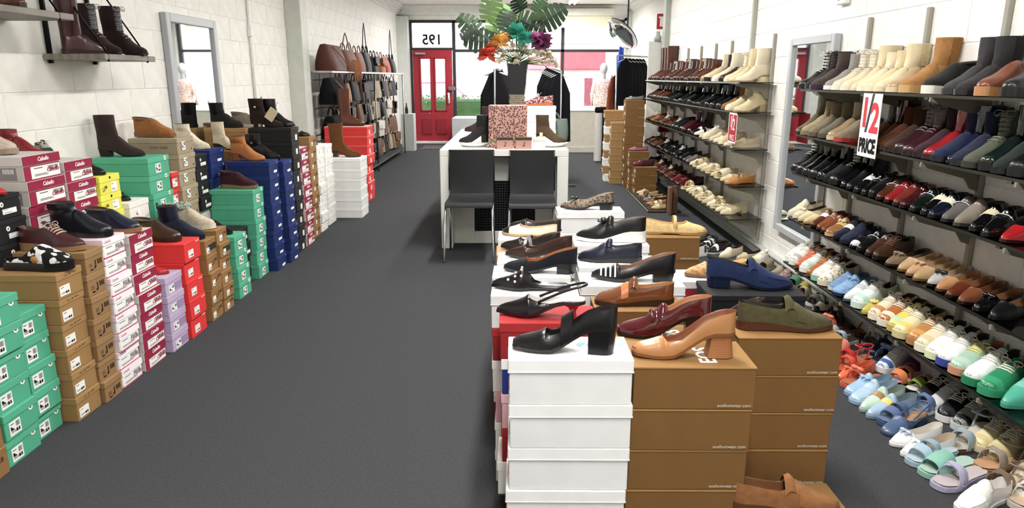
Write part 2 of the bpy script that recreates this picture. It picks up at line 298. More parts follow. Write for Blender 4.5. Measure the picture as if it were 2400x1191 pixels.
def style(name, hd=False):
    """list of (part name, mesh, colour role) for one kind of shoe; meshes are shared by all shoes of that kind"""
    key = (name, hd)
    if key in ST: return ST[key]
    out = []; add = lambda nm, mb, role, sm=True: out.append((nm, mb.mesh(nm, sm), role))
    N = name.split('+'); b = N[0]; opt = set(N[1:])
    toe = 'point' if 'pt' in opt else 'square' if 'sq' in opt else 'round' if 'rd' in opt else None
    if b in ('chelsea', 'lace_boot', 'zip_boot', 'sock_boot', 'cowboy', 'tall', 'low_boot', 'fur_boot'):
        hh = .065 if 'hi' in opt else .045 if 'mid' in opt else .0
        H = dict(chelsea=.172, lace_boot=.18, zip_boot=.165, sock_boot=.19, cowboy=.235, tall=.36, low_boot=.098, fur_boot=.10)[b]
        if 'h+' in name or 'big' in opt: H += .025
        if 'sh' in opt: H -= .042
        fl = hh == 0
        l = Last(L=.268, W=.086, heel=hh if not fl else .006, thk=.03 if 'plat' in opt else .02 if fl else .008, toe=toe or ('almond' if hh else 'round'), fill=fl, wedge=fl, th=.95, inst=.09)
        tl = [(0, .07), (.2, .07), (.36, .082), (.45, .089)]
        up, _, rim = l.upper(.45, tl, hd, boot=True)
        li = l.shaft(up, rim, H, a=.06 if b == 'tall' else .057, b=.048 if b == 'tall' else .043, lean=-.004, dip=.012 if b == 'low_boot' else -.008 if b == 'cowboy' else 0, hd=hd, flare=.18 if b in ('tall', 'cowboy') else .02)
        add('upper', up, 'upper'); add('lining', li, 'lining'); add('sole', l.sole(MB(), hd, 1.08 if fl else 1.04), 'sole', False)
        if hh: add('heel', heel_block(l, .27, .9 if b != 'cowboy' else .8), 'heel', False)
        if b in ('chelsea',):
            add('elastic_gore', l.spatch(MB(), 62, 112, .05, .97, .003), 'trim'); add('elastic_gore', l.spatch(MB(), -112, -62, .05, .97, .003), 'trim')
            t = l.sp(180, 1.0); mb = MB(); mb.tube([(t[0] - .002, -.006, t[2] - .02), (t[0] - .004, -.005, t[2] + .014), (t[0] - .002, .005, t[2] + .016), (t[0], .006, t[2] - .018)], .0028, 5); add('pull_tab', mb, 'trim')
        if b == 'lace_boot':
            mb = MB()
            for e in (.12, .3, .48, .66, .84): mb.tube([l.sp(a, e + (.05 if a > 0 else -.02), .003) for a in (-26, -9, 9, 26)], .0024, 5); mb.tube([l.sp(a, e + (.05 if a < 0 else -.02), .003) for a in (-26, -9, 9, 26)], .0024, 5)
            for t in (.52, .58): mb.tube([l.pt(t, a, .003) for a in (66, 82, 98, 114)], .0024, 5)
            c = l.sp(0, .9, .004); bow_loops(mb, c, .02, .002); add('laces', mb, 'lace')
            mb = MB(); l.spatch(mb, -20, 20, .1, 1.0, .0018); add('tongue', mb, 'trim')
        if b in ('zip_boot', 'tall', 'sock_boot', 'low_boot') and not 'nozip' in opt:
            mb = MB(); l.spatch(mb, -87, -81, .05, .95, .0032, 1, 6); add('zipper', mb, 'trim')
        if b == 'cowboy':
            mb = MB(); l.patch(mb, .8, .97, 40, 140, .0012, av=None); add('toe_overlay', mb, 'trim'); add('heel_overlay', l.spatch(MB(), 150, 210, .0, .35, .0014), 'trim')
        if b == 'fur_boot':
            mb = MB(); top = l.rows[-1]; rr = random.Random(3)
            for p in top:
                for q in range(3): mb.ball((p[0] + rr.uniform(-.006, .006), p[1] + rr.uniform(-.006, .006), p[2] + rr.uniform(-.008, .012)), rr.uniform(.009, .014), 6, 4)
            add('fur_collar', mb, 'trim')
        if 'buckle' in opt:
            mb = MB(); l.spatch(mb, -150, 150, .25, .42, .003, 10, 1); add('ankle_strap', mb, 'trim')
            p = l.sp(-75, .33, .004); mb = MB(); mb.box(p[0] - .009, p[0] + .009, p[1] - .004, p[1], p[2] - .008, p[2] + .008, b=.002); add('buckle', mb, 'metal', False)
    elif b in ('loafer', 'pump', 'flat', 'mary', 'sneaker', 'oxford', 'mule', 'sling', 'moc', 'clog'):
        hh = .06 if 'hi' in opt else .04 if 'mid' in opt else .028 if 'low' in opt else .0
        P = dict(loafer=(.56, [(0, .056), (.1, .053), (.25, .046), (.4, .044), (.5, .052), (.56, .062)], 'almond', .010), pump=(.70, [(0, .058), (.1, .053), (.3, .040), (.5, .031), (.62, .031), (.68, .038), (.70, .046)], 'almond', .006),
                 flat=(.68, [(0, .05), (.1, .046), (.3, .036), (.5, .03), (.6, .031), (.66, .04), (.68, .048)], 'almond', .008), mary=(.68, [(0, .056), (.1, .05), (.3, .038), (.5, .032), (.62, .034), (.68, .044)], 'almond', .009),
                 sneaker=(.60, [(0, .066), (.08, .07), (.22, .056), (.36, .056), (.48, .068), (.56, .066), (.6, .062)], 'round', .026), oxford=(.60, [(0, .064), (.1, .06), (.25, .05), (.4, .056), (.5, .07), (.6, .062)], 'almond', .016),
                 mule=(.60, [(0, .004), (.3, .006), (.44, .012), (.5, .03), (.56, .052), (.6, .06)], 'point' if toe is None else toe, .008), sling=(.64, [(0, .003), (.3, .004), (.42, .01), (.52, .03), (.6, .045), (.64, .054)], 'point', .008),
                 moc=(.57, [(0, .056), (.1, .053), (.25, .046), (.4, .046), (.5, .054), (.57, .064)], 'round', .013), clog=(.56, [(0, .012), (.2, .012), (.36, .026), (.46, .052), (.56, .068)], 'round', .03))[b]
        fl = hh == 0
        l = Last(L=.262, W=.084 if b in ('sneaker', 'clog', 'oxford', 'moc') else .078, heel=hh, thk=P[3] if (fl or b in ('clog', 'sneaker')) else .007, toe=toe or P[2], fill=fl, wedge=b in ('sneaker', 'clog', 'moc') or 'wedge' in opt, th=1.05 if b in ('sneaker', 'clog') else .82 if b in ('pump', 'flat', 'mary', 'mule', 'sling') else .92, inst=.08)
        if fl and b in ('loafer', 'oxford'): l.heel = .012; l.wedge = True
        if 'wedge' in opt: l.heel = .03
        up, li, rim = l.upper(P[0], P[1], hd)
        add('upper', up, 'upper'); add('lining', li, 'lining')
        add('sole', l.sole(MB(), hd, 1.1 if b in ('sneaker', 'clog') else 1.06 if fl else 1.03), 'sole', False)
        if not fl: add('heel', heel_block(l, .27, .9, 'kitten' if 'kit' in opt else 'flare' if 'stk' in opt else 'block'), 'heel', False)
        xt = P[0]
        if b in ('loafer', 'moc') or 'saddle' in opt:
            mb = MB(); l.patch(mb, xt + .03, xt + .12, 14, 166, .0022, 10 if hd else 6); add('saddle', mb, 'trim')
            if hd or 'tongue' in opt:
                zt = l.pt(xt + .03, 90)[2] - .004; mb = MB(); mb.grid([[(l.L * (xt + .03 - .125 * i / 6), .028 * q, zt + .026 * math.sin(math.pi * .5 * min(1, i / 4.2)) - .003 * max(0, i - 4) - (.018 + .0035 * i) * q * q) for q in (-1, -.75, -.5, -.25, 0, .25, .5, .75, 1)] for i in range(7)]); add('tongue', mb, 'upper')
        if b == 'moc' or 'apron' in opt:
            for sg in (0, 1): add('apron_seam', MB().tube([l.pt(t, 42 if sg == 0 else 138, .001) for t in np.linspace(xt + .1, .93, 6)] , .0016, 4), 'trim')
        if 'chain' in opt or 'bit' in opt:
            mb = MB(); pts = [l.pt(xt + .075, a, .006) for a in np.linspace(40, 140, 7)]
            mb.tube(pts, .0032, 5); [mb.ball(p, .005, 6, 4) for p in pts[1::2]]; add('metal_bit', mb, 'metal')
        if 'bow' in opt:
            mb = MB(); p = l.pt(xt + .05, 90, .004)
            for sg in (1, -1): mb.ball((p[0], sg * .014, p[2] + .004), .013, 8, 5, sc=(.8, 1.1, .55))
            mb.ball((p[0], 0, p[2] + .005), .007, 6, 4); [mb.ball((p[0] + .012, sg * .012, p[2] - .001), .01, 6, 4, sc=(1.2, .6, .4)) for sg in (1, -1)]; add('bow', mb, 'trim')
        if 'flower' in opt:
            mb = MB(); p = l.pt(xt + .06, 90, .004)
            for k in range(7): a = 2 * math.pi * k / 7; mb.ball((p[0] + .013 * math.cos(a), .013 * math.sin(a), p[2] + .006), .009, 6, 4, sc=(1, 1, .6))
            mb.ball((p[0], 0, p[2] + .01), .007, 6, 4); add('flower', mb, 'trim')
        if b == 'mary' or 'strap' in opt:
            wd = .11 if 'wide' in opt else .05; tx_ = .42 if 'wide' in opt else .46
            mb = MB(); l.patch(mb, tx_, tx_ + wd, 0, 180, .002, 12 if hd else 8, av=lambda t: .066); add('strap', mb, 'trim')
            if 'wide' not in opt: p = l.pt(tx_ + wd / 2, 160, .003, .066); mb = MB(); mb.tube([(p[0] + .008 * math.cos(a), p[1] - .002, p[2] + .008 * math.sin(a)) for a in np.linspace(0, 2 * math.pi, 9)], .0016, 4); add('buckle', mb, 'metal')
        if 'cross' in opt:
            add('strap', l.patch(MB(), .44, .49, 0, 180, .002, 8, skew=.12, av=lambda t: .05), 'metal'); add('strap', l.patch(MB(), .56, .61, 0, 180, .0026, 8, skew=-.12, av=lambda t: .05), 'metal')
        if 'zebra' in opt:
            for k in range(7): mb = MB(); l.patch(mb, xt + .01 + .028 * k, xt + .03 + .028 * k, 8, 172, .002, 8, 1); add('stripe', mb, 'lace' if k % 2 == 0 else 'trim')
        if 'cap' in opt:
            mb = MB(); l.patch(mb, .86, .995, 0, 180, .0014, 10, 3); add('toe_cap', mb, 'trim')
        if 'counter' in opt:
            [add('heel_patch', l.patch(MB(), .03, .2, *aa, .0014, 3, 3, av=lambda t: .078), 'trim') for aa in ((0, 40), (140, 180))]
        if 'pearl' in opt:
            rr = random.Random(4); mb = MB()
            for t, a in ((.62, 40), (.62, 75), (.62, 110), (.62, 145), (.7, 28), (.7, 60), (.7, 92), (.7, 124), (.7, 156), (.79, 45), (.79, 90), (.79, 135), (.87, 90)): mb.ball(l.pt(t, a, .002), .0048, 8, 5)
            add('pearls', mb, 'metal')
        if b == 'sling' or 'sling' in opt:
            mb = MB(); z0 = l.base(0) + .05
            mb.tube(smooth([(.52 * l.L, l.wid(.52), l.base(.52) + .032), (.25 * l.L, l.wid(.25) * .95, l.base(.25) + .034), (.04 * l.L, l.wid(.1) * .7, z0), (-.004, 0, z0 + .002), (.04 * l.L, -l.wid(.1) * .7, z0), (.25 * l.L, -l.wid(.25) * .95, l.base(.25) + .034), (.52 * l.L, -l.wid(.52), l.base(.52) + .032)]), .0042, 6); add('heel_strap', mb, 'trim')
        if b in ('sneaker', 'oxford'):
            add('laces', bow_loops(bars(l, (.49, .535, .58, .625, .67), 58, 122, .0032), l.pt(.5, 90, .006), .017, .002), 'lace')
            mb = MB(); l.patch(mb, .40, .62, 68, 112, .0006, 4, 3, av=lambda t: .09 - .12 * max(0, t - .4)); add('tongue', mb, 'tongue')
            if b == 'sneaker':
                mb = MB(); l.patch(mb, .84, .99, 0, 180, .0013, 8, 2); add('toe_cap', mb, 'trim')
                [add('heel_patch', l.patch(MB(), .02, .17, *aa, .0013, 3, 2, av=lambda t: .09), 'trim') for aa in ((0, 34), (146, 180))]
        if b == 'clog':
            mb = MB(); l.patch(mb, .58, .66, 8, 172, .003, 10); add('strap', mb, 'upper')
            mb = MB(); p = l.pt(.56, 160, .004); mb.lathe([(0, -.001), (.014, -.001), (.014, .001), (0, .001)], n=14); mb.v = [(p[0] + q[0], p[1] - .003 + q[2], p[2] - .012 + q[1]) for q in mb.v]; add('swing_tag', mb, 'tag')
    elif b == 'sandal':
        hh = .05 if 'hi' in opt else .0
        l = Last(heel=hh, thk=.018 if not hh else .01, toe=toe or 'square', fill=not hh, wedge=not hh or 'wedge' in opt, inst=.07, th=1.15)
        sb = l.sole(MB(), hd, 1.06, 0); add('sole', sb, 'sole', False)
        fb = MB(); fb.grid([[(t * l.L, y * l.wid(t) * .97, l.base(t) + .003 + .003 * abs(y)) for y in (-1, -.5, 0, .5, 1)] for t in (.01, .04, .1, .25, .45, .65, .8, .92, .98)]); add('footbed', fb, 'lining')
        if hh and 'wedge' not in opt: add('heel', heel_block(l, .26, .85), 'heel', False)
        if 'slide' in opt: mb = MB(); l.patch(mb, .55, .86, -4, 184, .002, 10, 3); add('vamp_band', mb, 'upper')
        elif 'two' in opt:
            for t0 in (.5, .72): mb = MB(); l.patch(mb, t0, t0 + .13, -4, 184, .002, 10, 2); add('band', mb, 'upper')
        else:
            mb = MB(); l.patch(mb, .55, .63, -4, 184, .002, 10, 1, skew=.16); add('band', mb, 'upper'); mb = MB(); l.patch(mb, .71, .79, -4, 184, .004, 10, 1, skew=-.16); add('band', mb, 'upper')
        if 'ankle' in opt:
            mb = MB(); z0 = l.base(0) + .062; mb.tube(smooth([(.3 * l.L, l.wid(.3), l.base(.3)), (.16 * l.L, l.wid(.15) * .95, z0), (-.002, 0, z0 + .006), (.16 * l.L, -l.wid(.15) * .95, z0), (.3 * l.L, -l.wid(.3), l.base(.3))]), .0045, 6)
            mb.tube(smooth([(.16 * l.L, l.wid(.15) * .95, z0), (.36 * l.L, l.wid(.2), z0 + .008), (.42 * l.L, 0, z0 + .012), (.36 * l.L, -l.wid(.2), z0 + .008), (.16 * l.L, -l.wid(.15) * .95, z0)]), .0045, 6); add('ankle_strap', mb, 'trim')
        if 'bow' in opt: mb = MB(); p = l.pt(.68, 90, .004); [mb.ball((p[0], sg * .018, p[2] + .006), .018, 8, 5, sc=(.8, 1.1, .6)) for sg in (1, -1)]; mb.ball((p[0], 0, p[2] + .007), .009, 6, 4); add('bow', mb, 'trim')
    ST[key] = out; return out
KINDS = dict(chelsea='chelsea_boot', lace_boot='lace_up_boot', zip_boot='ankle_boot', sock_boot='sock_boot', cowboy='cowboy_boot', tall='tall_boot', low_boot='low_boot', fur_boot='fur_boot', loafer='loafer', pump='court_shoe', flat='ballet_flat', mary='mary_jane_shoe', sneaker='sneaker', oxford='lace_up_shoe', mule='mule', sling='slingback_shoe', moc='moccasin', clog='clog', sandal='sandal')
SAYS = dict(chelsea='chelsea boot', lace_boot='lace-up boot', zip_boot='zip ankle boot', sock_boot='sock boot', cowboy='cowboy boot', tall='tall boot', low_boot='low ankle boot', fur_boot='fur-trimmed boot', loafer='loafer', pump='court shoe', flat='ballet flat', mary='strapped flat', sneaker='sneaker', oxford='lace-up shoe', mule='backless mule', sling='slingback', moc='moccasin', clog='clog', sandal='sandal')
SPEC = {}
def shoe(st, cols, loc, deg, label, group=None, hd=False, scale=1.0, pitch=0.0, roll=0.0, skip=()):
    """cols: upper, sole, lining, heel, trim, lace, metal, tongue, tag as 'hex' or 'hex:kind' or 'hex:kind:hex2'"""
    c = dict(lining='#3a2c24', metal='#c9ccd0:metal', lace=None, trim=None, heel=None, tongue=None, tag='#c08a54:leather'); c.update(cols)
    up = c['upper']; c['trim'] = c['trim'] or up; c['heel'] = c['heel'] or c['sole']; c['lace'] = c['lace'] or '#e8e4da'; c['tongue'] = c['tongue'] or up
    def mt(s): p = s.split(':'); return M(p[0], p[1] if len(p) > 1 else 'leather', p[2] if len(p) > 2 else None)
    b = st.split('+')[0]
    r = root(KINDS[b], label, 'boot' if 'boot' in SAYS[b] else SAYS[b].split()[-1] if SAYS[b].split()[-1] in ('loafer', 'sneaker', 'sandal', 'mule', 'clog', 'moccasin') else 'shoe', loc, R(deg), group)
    r.rotation_euler = (R(roll), R(pitch), R(deg)); L = .268 if 'boot' in SAYS[b] else .255 if b == 'sandal' else .262
    for nm, me, role in style(st, hd):
        if nm in skip: continue
        put(nm, me, mt(c[role]), r, (-L / 2, 0, 0))
    r.scale = (scale,) * 3; return r
# ---------------------------------------------------------------- the room
WX, RX, YF, CH = -2.6, 2.05, 16.0, 2.95
WHITE = M('#f1efe9', 'paint'); WHITE2 = M('#e6e5df', 'paint'); GREYP = M('#aeb2ac', 'paint'); TRIM = M('#f3f2ee', 'paint')
struct('floor', MB().box(-4.2, 4.2, -3.2, 16.4, -.1, 0), M('#515255', 'carpet'))
struct('ceiling', MB().box(-4.2, 4.2, -3.2, 16.2, CH, CH + .2), WHITE)
wl = struct('wall_left', MB().box(WX - .2, WX, -3.2, 16.2, 0, CH), WHITE)
wr = struct('wall_right', MB().box(RX, RX + .8, -3.2, 10.15, 0, CH), WHITE)
wf_r = struct('wall_front_right', MB().box(2.45, 2.85, 10.15, 16.2, 0, CH), WHITE2)
struct('wall_back', MB().box(-2.8, 2.85, -3.4, -3.2, 0, CH), WHITE)
def blocks(wall, x, sg, y0, y1, z0, z1, h=.2, L=.4, zo=0.0):
    mb = MB(); a, b, i, j, d = L / 2 - .002, h / 2 - .002, L / 2 - .006, h / 2 - .006, .0035
    V = [(0, -a, -b), (0, a, -b), (0, a, b), (0, -a, b), (d, -i, -j), (d, i, -j), (d, i, j), (d, -i, j)]
    me = mb.add(V, [(4, 5, 6, 7), (0, 1, 5, 4), (1, 2, 6, 5), (2, 3, 7, 6), (3, 0, 4, 7)]).mesh('block', False)
    rr = random.Random(11); k = 0; z = zo + h / 2
    while z < z1:
        if z - h / 2 >= z0 - .02:
            y = y0 + (L / 2 if k % 2 else 0) + L / 2
            if k % 2:
                put('block', me, WHITE, wall, (x + sg * rr.uniform(-.0005, .0005), y0 + L / 4, z), (0, 0, 0 if sg > 0 else R(180)), (1, .5, 1))
            while y + L / 2 <= y1 + .01:
                put('block', me, WHITE, wall, (x + sg * rr.uniform(-.0008, .0008), y, z), (0, 0, 0 if sg > 0 else R(180)), (1, 1, 1)); y += L
        z += h; k += 1
blocks(wl, WX, 1, 2.6, 8.2, .77, 2.6, zo=.17); blocks(wl, WX, 1, 8.45, 15.65, 1.2, 2.95, zo=.17)
blocks(wr, RX, -1, 2.15, 10.15, 0, 2.4, zo=.0)
# pilasters, cornice, bulkhead
struct('trim_1', MB().box(WX, -2.42, 8.2, 8.44, 0, CH, b=.004), M('#d5d8d0', 'paint'))
struct('trim_2', MB().box(1.98, RX, 9.85, 10.02, 0, CH, b=.004), M('#b9bdb6', 'paint'))
struct('trim_3', MB().box(2.38, 2.6, 15.7, 16.0, 0, 2.8, b=.004), M('#c9ccc8', 'paint'))
struct('trim_4', MB().box(WX, -2.36, 15.72, 16.0, 0, 2.72, b=.004), M('#d8dad6', 'paint'))
def cornice(n, x0, x1, y0, y1, dx, dy):
    mb = MB()
    for k in range(4):
        o = .045 * (3 - k); mb.box(x0 - (o if dx < 0 else 0), x1 + (o if dx > 0 else 0), y0 - (o if dy < 0 else 0), y1, CH - .19 + .045 * k, CH - .19 + .045 * (k + 1) + .01) if False else mb.box(x0 - (.04 * k if dx < 0 else 0), x1 + (.04 * k if dx > 0 else 0), y0 - (.04 * k if dy < 0 else 0), y1, CH - .19 + .045 * k, CH - .14 + .045 * k)
    struct(n, mb, TRIM)
cornice('trim_5', WX, WX + .03, 8.44, 16, 1, 0); cornice('trim_6', WX, 2.5, 15.9, 16, 0, -1); cornice('trim_7', 2.47, 2.5, 10.45, 16, -1, 0)
struct('wall_front', MB().box(-2.8, 2.85, 16.0, 16.25, 2.64, CH).box(-2.8, -2.36, 16.0, 16.25, 0, 2.7).box(2.33, 2.85, 16.0, 16.25, 0, 2.7), WHITE)
struct('baseboard_right', MB().box(2.02, RX, 1.0, 10.1, 0, .085, b=.006).box(2.0, RX, 1.0, 10.1, .075, .095, b=.004), M('#c2c4bf', 'paint'))
# roller blind pelmet over the window
t = root('window_pelmet', 'long pale pelmet box across the top of the shop window', 'pelmet', (.55, 15.7, 2.6))
put('box', MB().box(-1.15, 1.5, -.12, .16, .12, .26, b=.01).mesh('pelmet_box', False), M('#e4e2d6', 'paint'), t)
put('blind', MB().box(-1.1, 1.45, -.02, .02, -.12, .13).mesh('pelmet_blind', False), M('#efe9cf', 'fabric'), t)
# ---------------------------------------------------------------- shopfront
DARK = M('#3b3a3c', 'paint'); RED = M('#a92638', 'paint'); REDD = M('#981f30', 'paint')
fr = struct('window_1', MB().box(-1.43, -1.36, 15.98, 16.08, 0, 2.64, b=.004).box(.96, 1.03, 15.98, 16.08, .8, 2.64, b=.004).box(2.25, 2.33, 15.98, 16.08, 0, 2.64, b=.004).box(-1.36, 2.25, 15.98, 16.08, 1.985, 2.045, b=.004).box(-2.36, 2.33, 15.98, 16.08, 2.6, 2.66, b=.004).box(-1.36, 2.25, 15.98, 16.08, 0, .1, b=.004), DARK)
for (a, b_, c, d) in ((-1.36, .96, .1, 1.985), (1.03, 2.25, .1, 1.985), (-1.36, .96, 2.045, 2.6), (1.03, 2.25, 2.045, 2.6)):
    put('pane', MB().box(a, b_, 16.02, 16.03, c, d).mesh('pane', False), GLASS, fr)
door = struct('door_1', MB().box(-2.36, -2.31, 15.97, 16.09, 0, 2.64, b=.004).box(-2.31, -1.43, 15.97, 16.09, 2.03, 2.08, b=.004), DARK)
put('pane', MB().box(-2.31, -1.43, 16.02, 16.03, 2.08, 2.6).mesh('pane', False), GLASS, door)
put('street_number', text_mesh('195', .3, 0, .008), M('#2a2a2e', 'ink'), door, (-1.87, 16.0, 2.24), (R(90), 0, R(180)))
mb = MB()
X0, X1 = -2.3, -1.44; gx = ((-2.13, -1.93), (-1.81, -1.6))
mb.box(X0, gx[0][0], 15.98, 16.04, .05, 2.03).box(gx[0][1], gx[1][0], 15.98, 16.04, .05, 2.03).box(gx[1][1], X1, 15.98, 16.04, .05, 2.03)
for g in gx: mb.box(g[0], g[1], 15.98, 16.04, .05, .74).box(g[0], g[1], 15.98, 16.04, 1.84, 2.03)
leaf = put('door_leaf', mb.mesh('door_leaf', False), RED, door)
for g in gx:
    put('pane', MB().box(g[0], g[1], 16.0, 16.01, .74, 1.84).mesh('pane', False), GLASS, leaf)
    put('panel', MB().box(g[0] - .01, g[1] + .01, 15.955, 15.985, .2, .56, b=.012).mesh('door_panel', False), REDD, leaf)
    put('moulding', MB().box(g[0] - .03, g[0], 15.96, 15.985, .71, 1.87, b=.006).box(g[1], g[1] + .03, 15.96, 15.985, .71, 1.87, b=.006).box(g[0] - .03, g[1] + .03, 15.96, 15.985, 1.84, 1.87, b=.006).box(g[0] - .03, g[1] + .03, 15.96, 15.985, .71, .74, b=.006).mesh('moulding', False), RED, leaf)
put('door_closer', MB().box(-2.24, -2.02, 15.9, 15.98, 1.93, 1.98, b=.008).mesh('door_closer', False), M('#c9b9bb', 'metal'), leaf)
put('lock', MB().box(-1.53, -1.38, 15.9, 15.98, 1.17, 1.25, b=.01).mesh('lock', False), M('#c8c9cc', 'metal'), leaf)
put('handle', MB().box(-1.56, -1.5, 15.94, 15.98, .88, 1.12, b=.008).tube([(-1.53, 15.95, .93), (-1.53, 15.9, .93), (-1.53, 15.9, 1.07), (-1.53, 15.95, 1.07)], .012, 6).mesh('handle'), M('#e0dcdc', 'metal'), leaf)
put('peephole', MB().ball((-1.97, 15.97, .66), .018, 8, 5).mesh('peephole'), M('#d8d8d8', 'metal'), leaf)
struct('trim_8', MB().box(-2.36, -1.38, 15.88, 16.1, 0, .05, b=.006), M('#eceae6', 'paint'))
t = root('door_mat', 'grey doormat with pale edge on the floor before the red door', 'doormat', (-1.55, 15.0, 0))
put('mat', MB().box(-.45, .45, -.4, .4, 0, .012, b=.004).mesh('mat', False), M('#6b6c6e', 'carpet'), t)
put('edging', MB().box(-.49, -.45, -.44, .44, 0, .014).box(.45, .49, -.44, .44, 0, .014).box(-.45, .45, -.44, -.4, 0, .014).box(-.45, .45, .4, .44, 0, .014).mesh('edging', False), M('#b9bab8', 'metal'), t)
# window display platform
t = root('window_platform', 'cream boxed display platform below the shop window', 'platform', (0, 14.0, 0))
put('front', MB().box(.35, 2.38, 0, 1.95, 0, .8, b=.006).mesh('front', False), M('#e9e6d6', 'paint'), t)
put('top', MB().box(.33, 2.4, -.02, 1.96, .8, .83, b=.006).mesh('top', False), M('#efeee6', 'paint'), t)
put('kickboard', MB().box(.34, 2.38, -.015, 0, 0, .11, b=.003).mesh('kickboard', False), M('#e2dfce', 'paint'), t)
t = root('plinth', 'pale grey plinth beside the counter under the left shop window', 'plinth', (-.95, 15.0, 0))
put('body', MB().box(-.42, .42, -.1, .75, 0, .62, b=.006).mesh('plinth_body', False), M('#c9cccb', 'paint'), t)
t = root('plinth', 'narrow grey plinth by the red door holding a dark bottle', 'plinth', (-2.2, 14.35, 0))
put('body', MB().box(-.12, .13, -.15, .15, 0, .74, b=.005).mesh('plinth_body', False), M('#c3c5c3', 'paint'), t)
t = root('bottle', 'dark slim bottle standing on the grey plinth by the door', 'bottle', (-2.22, 14.3, .74))
put('body', MB().lathe([(0, 0), (.03, 0), (.032, .1), (.014, .15), (.013, .21), (0, .21)], n=10).mesh('bottle'), M('#17171a', 'gloss'), t)
# street outside
struct('street', MB().box(-14, 14, 16.4, 40, -.16, -.02), M('#8f8e8c', 'carpet')); struct('footpath', MB().box(-14, 14, 16.3, 19.2, -.1, .0), M('#c9c6c0', 'paint'))
b_ = root('shop_building', 'pale shopfront across the street with a pink-red fascia sign', 'building', (0, 30, 0))
put('facade', MB().box(-12, 12, 0, 3, -.1, 9).mesh('facade', False), M('#e4e0da', 'paint'), b_)
put('fascia_sign', MB().box(1.75, 3.6, -.35, 0, 1.75, 2.5, b=.03).mesh('fascia', False), M('#cf3440', 'gloss'), b_)
put('fascia_sign', MB().box(.4, 1.6, -.3, 0, 1.75, 2.25, b=.03).mesh('fascia2', False), M('#d9636c', 'gloss'), b_)
put('upper_sign', MB().box(1.3, 3.5, -.12, 0, 2.8, 3.3, b=.03).mesh('upper_sign', False), M('#f3d6dc', 'gloss'), b_)
for (x0, x1, z0, z1, c) in ((2.7, 3.2, -.1, 1.5, '#6a2c3c'), (1.8, 2.5, .2, 1.6, '#9fc0cc'), (3.4, 4.2, .3, 1.6, '#b8ccd2'), (.4, 1.2, .2, 1.6, '#9db8c2'), (-2.4, -1.8, .3, 1.6, '#8f9a9e'), (-1.6, -1.0, 1.9, 2.8, '#b6bfc4'), (-2.4, -1.8, 1.9, 2.8, '#b6bfc4'), (-1.6, -1.0, .3, 1.6, '#b6bfc4')):
    wn = put('window', MB().box(x0, x1, -.1, .02, z0, z1, b=.02).mesh('facade_window', False), M('#f4f2ee', 'paint'), b_); put('pane', MB().box(x0 + .08, x1 - .08, -.12, -.09, z0 + .08, z1 - .08).mesh('pane', False), M(c, 'gloss'), wn)
t = root('hedge', 'clipped green hedge on the footpath outside the window', 'hedge', (-1.2, 17.6, 0)); rr = random.Random(5); mb = MB()
for k in range(900):
    x, y, z = rr.uniform(-1.6, 1.3), rr.uniform(-.25, .25), rr.uniform(.05, 1.0); a = rr.uniform(0, 6.28); s = .05
    mb.add([(x, y, z), (x + s * math.cos(a), y + s * math.sin(a), z + .02), (x + .3 * s, y + .2 * s, z + s), (x - s * math.sin(a), y + s * .5, z + .03)], [(0, 1, 2, 3)])
hl = put('foliage', mb.mesh('foliage'), M('#86b568', 'leaf'), t); hl['kind'] = 'stuff'
put('core', MB().box(-1.6, 1.3, -.2, .2, 0, .93, b=.05).mesh('hedge_core', False), M('#5f8a4c', 'leaf'), t)
t = root('car', 'pale pink-white car parked on the street outside', 'car', (-2.6, 22.0, -.02))
P = [(-2.0, .35), (-1.98, .7), (-1.2, .82), (-.6, 1.35), (.6, 1.38), (1.2, .88), (1.95, .75), (2.0, .35)]
mb = MB(); mb.grid([[(x, -.8, z) for x, z in P], [(x, -.85, z * .97) for x, z in P], [(x, .85, z * .97) for x, z in P], [(x, .8, z) for x, z in P]]); mb.add([(x, -.8, z) for x, z in P], [tuple(range(8))]); put('body', mb.mesh('car_body'), M('#e99fb0', 'gloss'), t)
put('windows', MB().add([(-1.1, -.87, .86), (-.55, -.86, 1.28), (.55, -.86, 1.3), (1.08, -.87, .9)], [(0, 1, 2, 3)]).mesh('car_windows', False), M('#7d98a4', 'gloss'), t)
for x in (-1.25, 1.25): put('wheel', MB().lathe([(0, -.1), (.3, -.1), (.32, 0), (.3, .1), (0, .1)], n=16).mesh('wheel'), M('#2a2a2a', 'rubber'), t, (x, -.8, .32), (R(90), 0, 0))
# ceiling lamps and fittings
for i, (x, y) in enumerate(LAMPS):
    t = root('ceiling_light', 'twin-tube white ceiling batten, %s counted from the back of the shop' % ORD[i + 1], 'light', (x, y, CH), 0, 'ceiling battens')
    put('housing', MB().box(-.1, .1, -.66, .66, -.05, 0, b=.01).mesh('housing', False), TRIM, t)
    for s in (-.05, .05): put('tube', MB().tube([(s, -.62, -.07), (s, .62, -.07)], .016, 8).mesh('tube'), M('#fff8ea', 'emit'), t)
t = root('round_ceiling_lamp', 'round white ceiling fitting near the bag wall', 'fitting', (-2.15, 11.2, CH - .19))  # round white ceiling lamp, modelled without any emission
put('rim', MB().lathe([(0, 0), (.24, 0), (.27, .05), (.27, .19), (0, .19)], n=20).mesh('fitting'), TRIM, t)
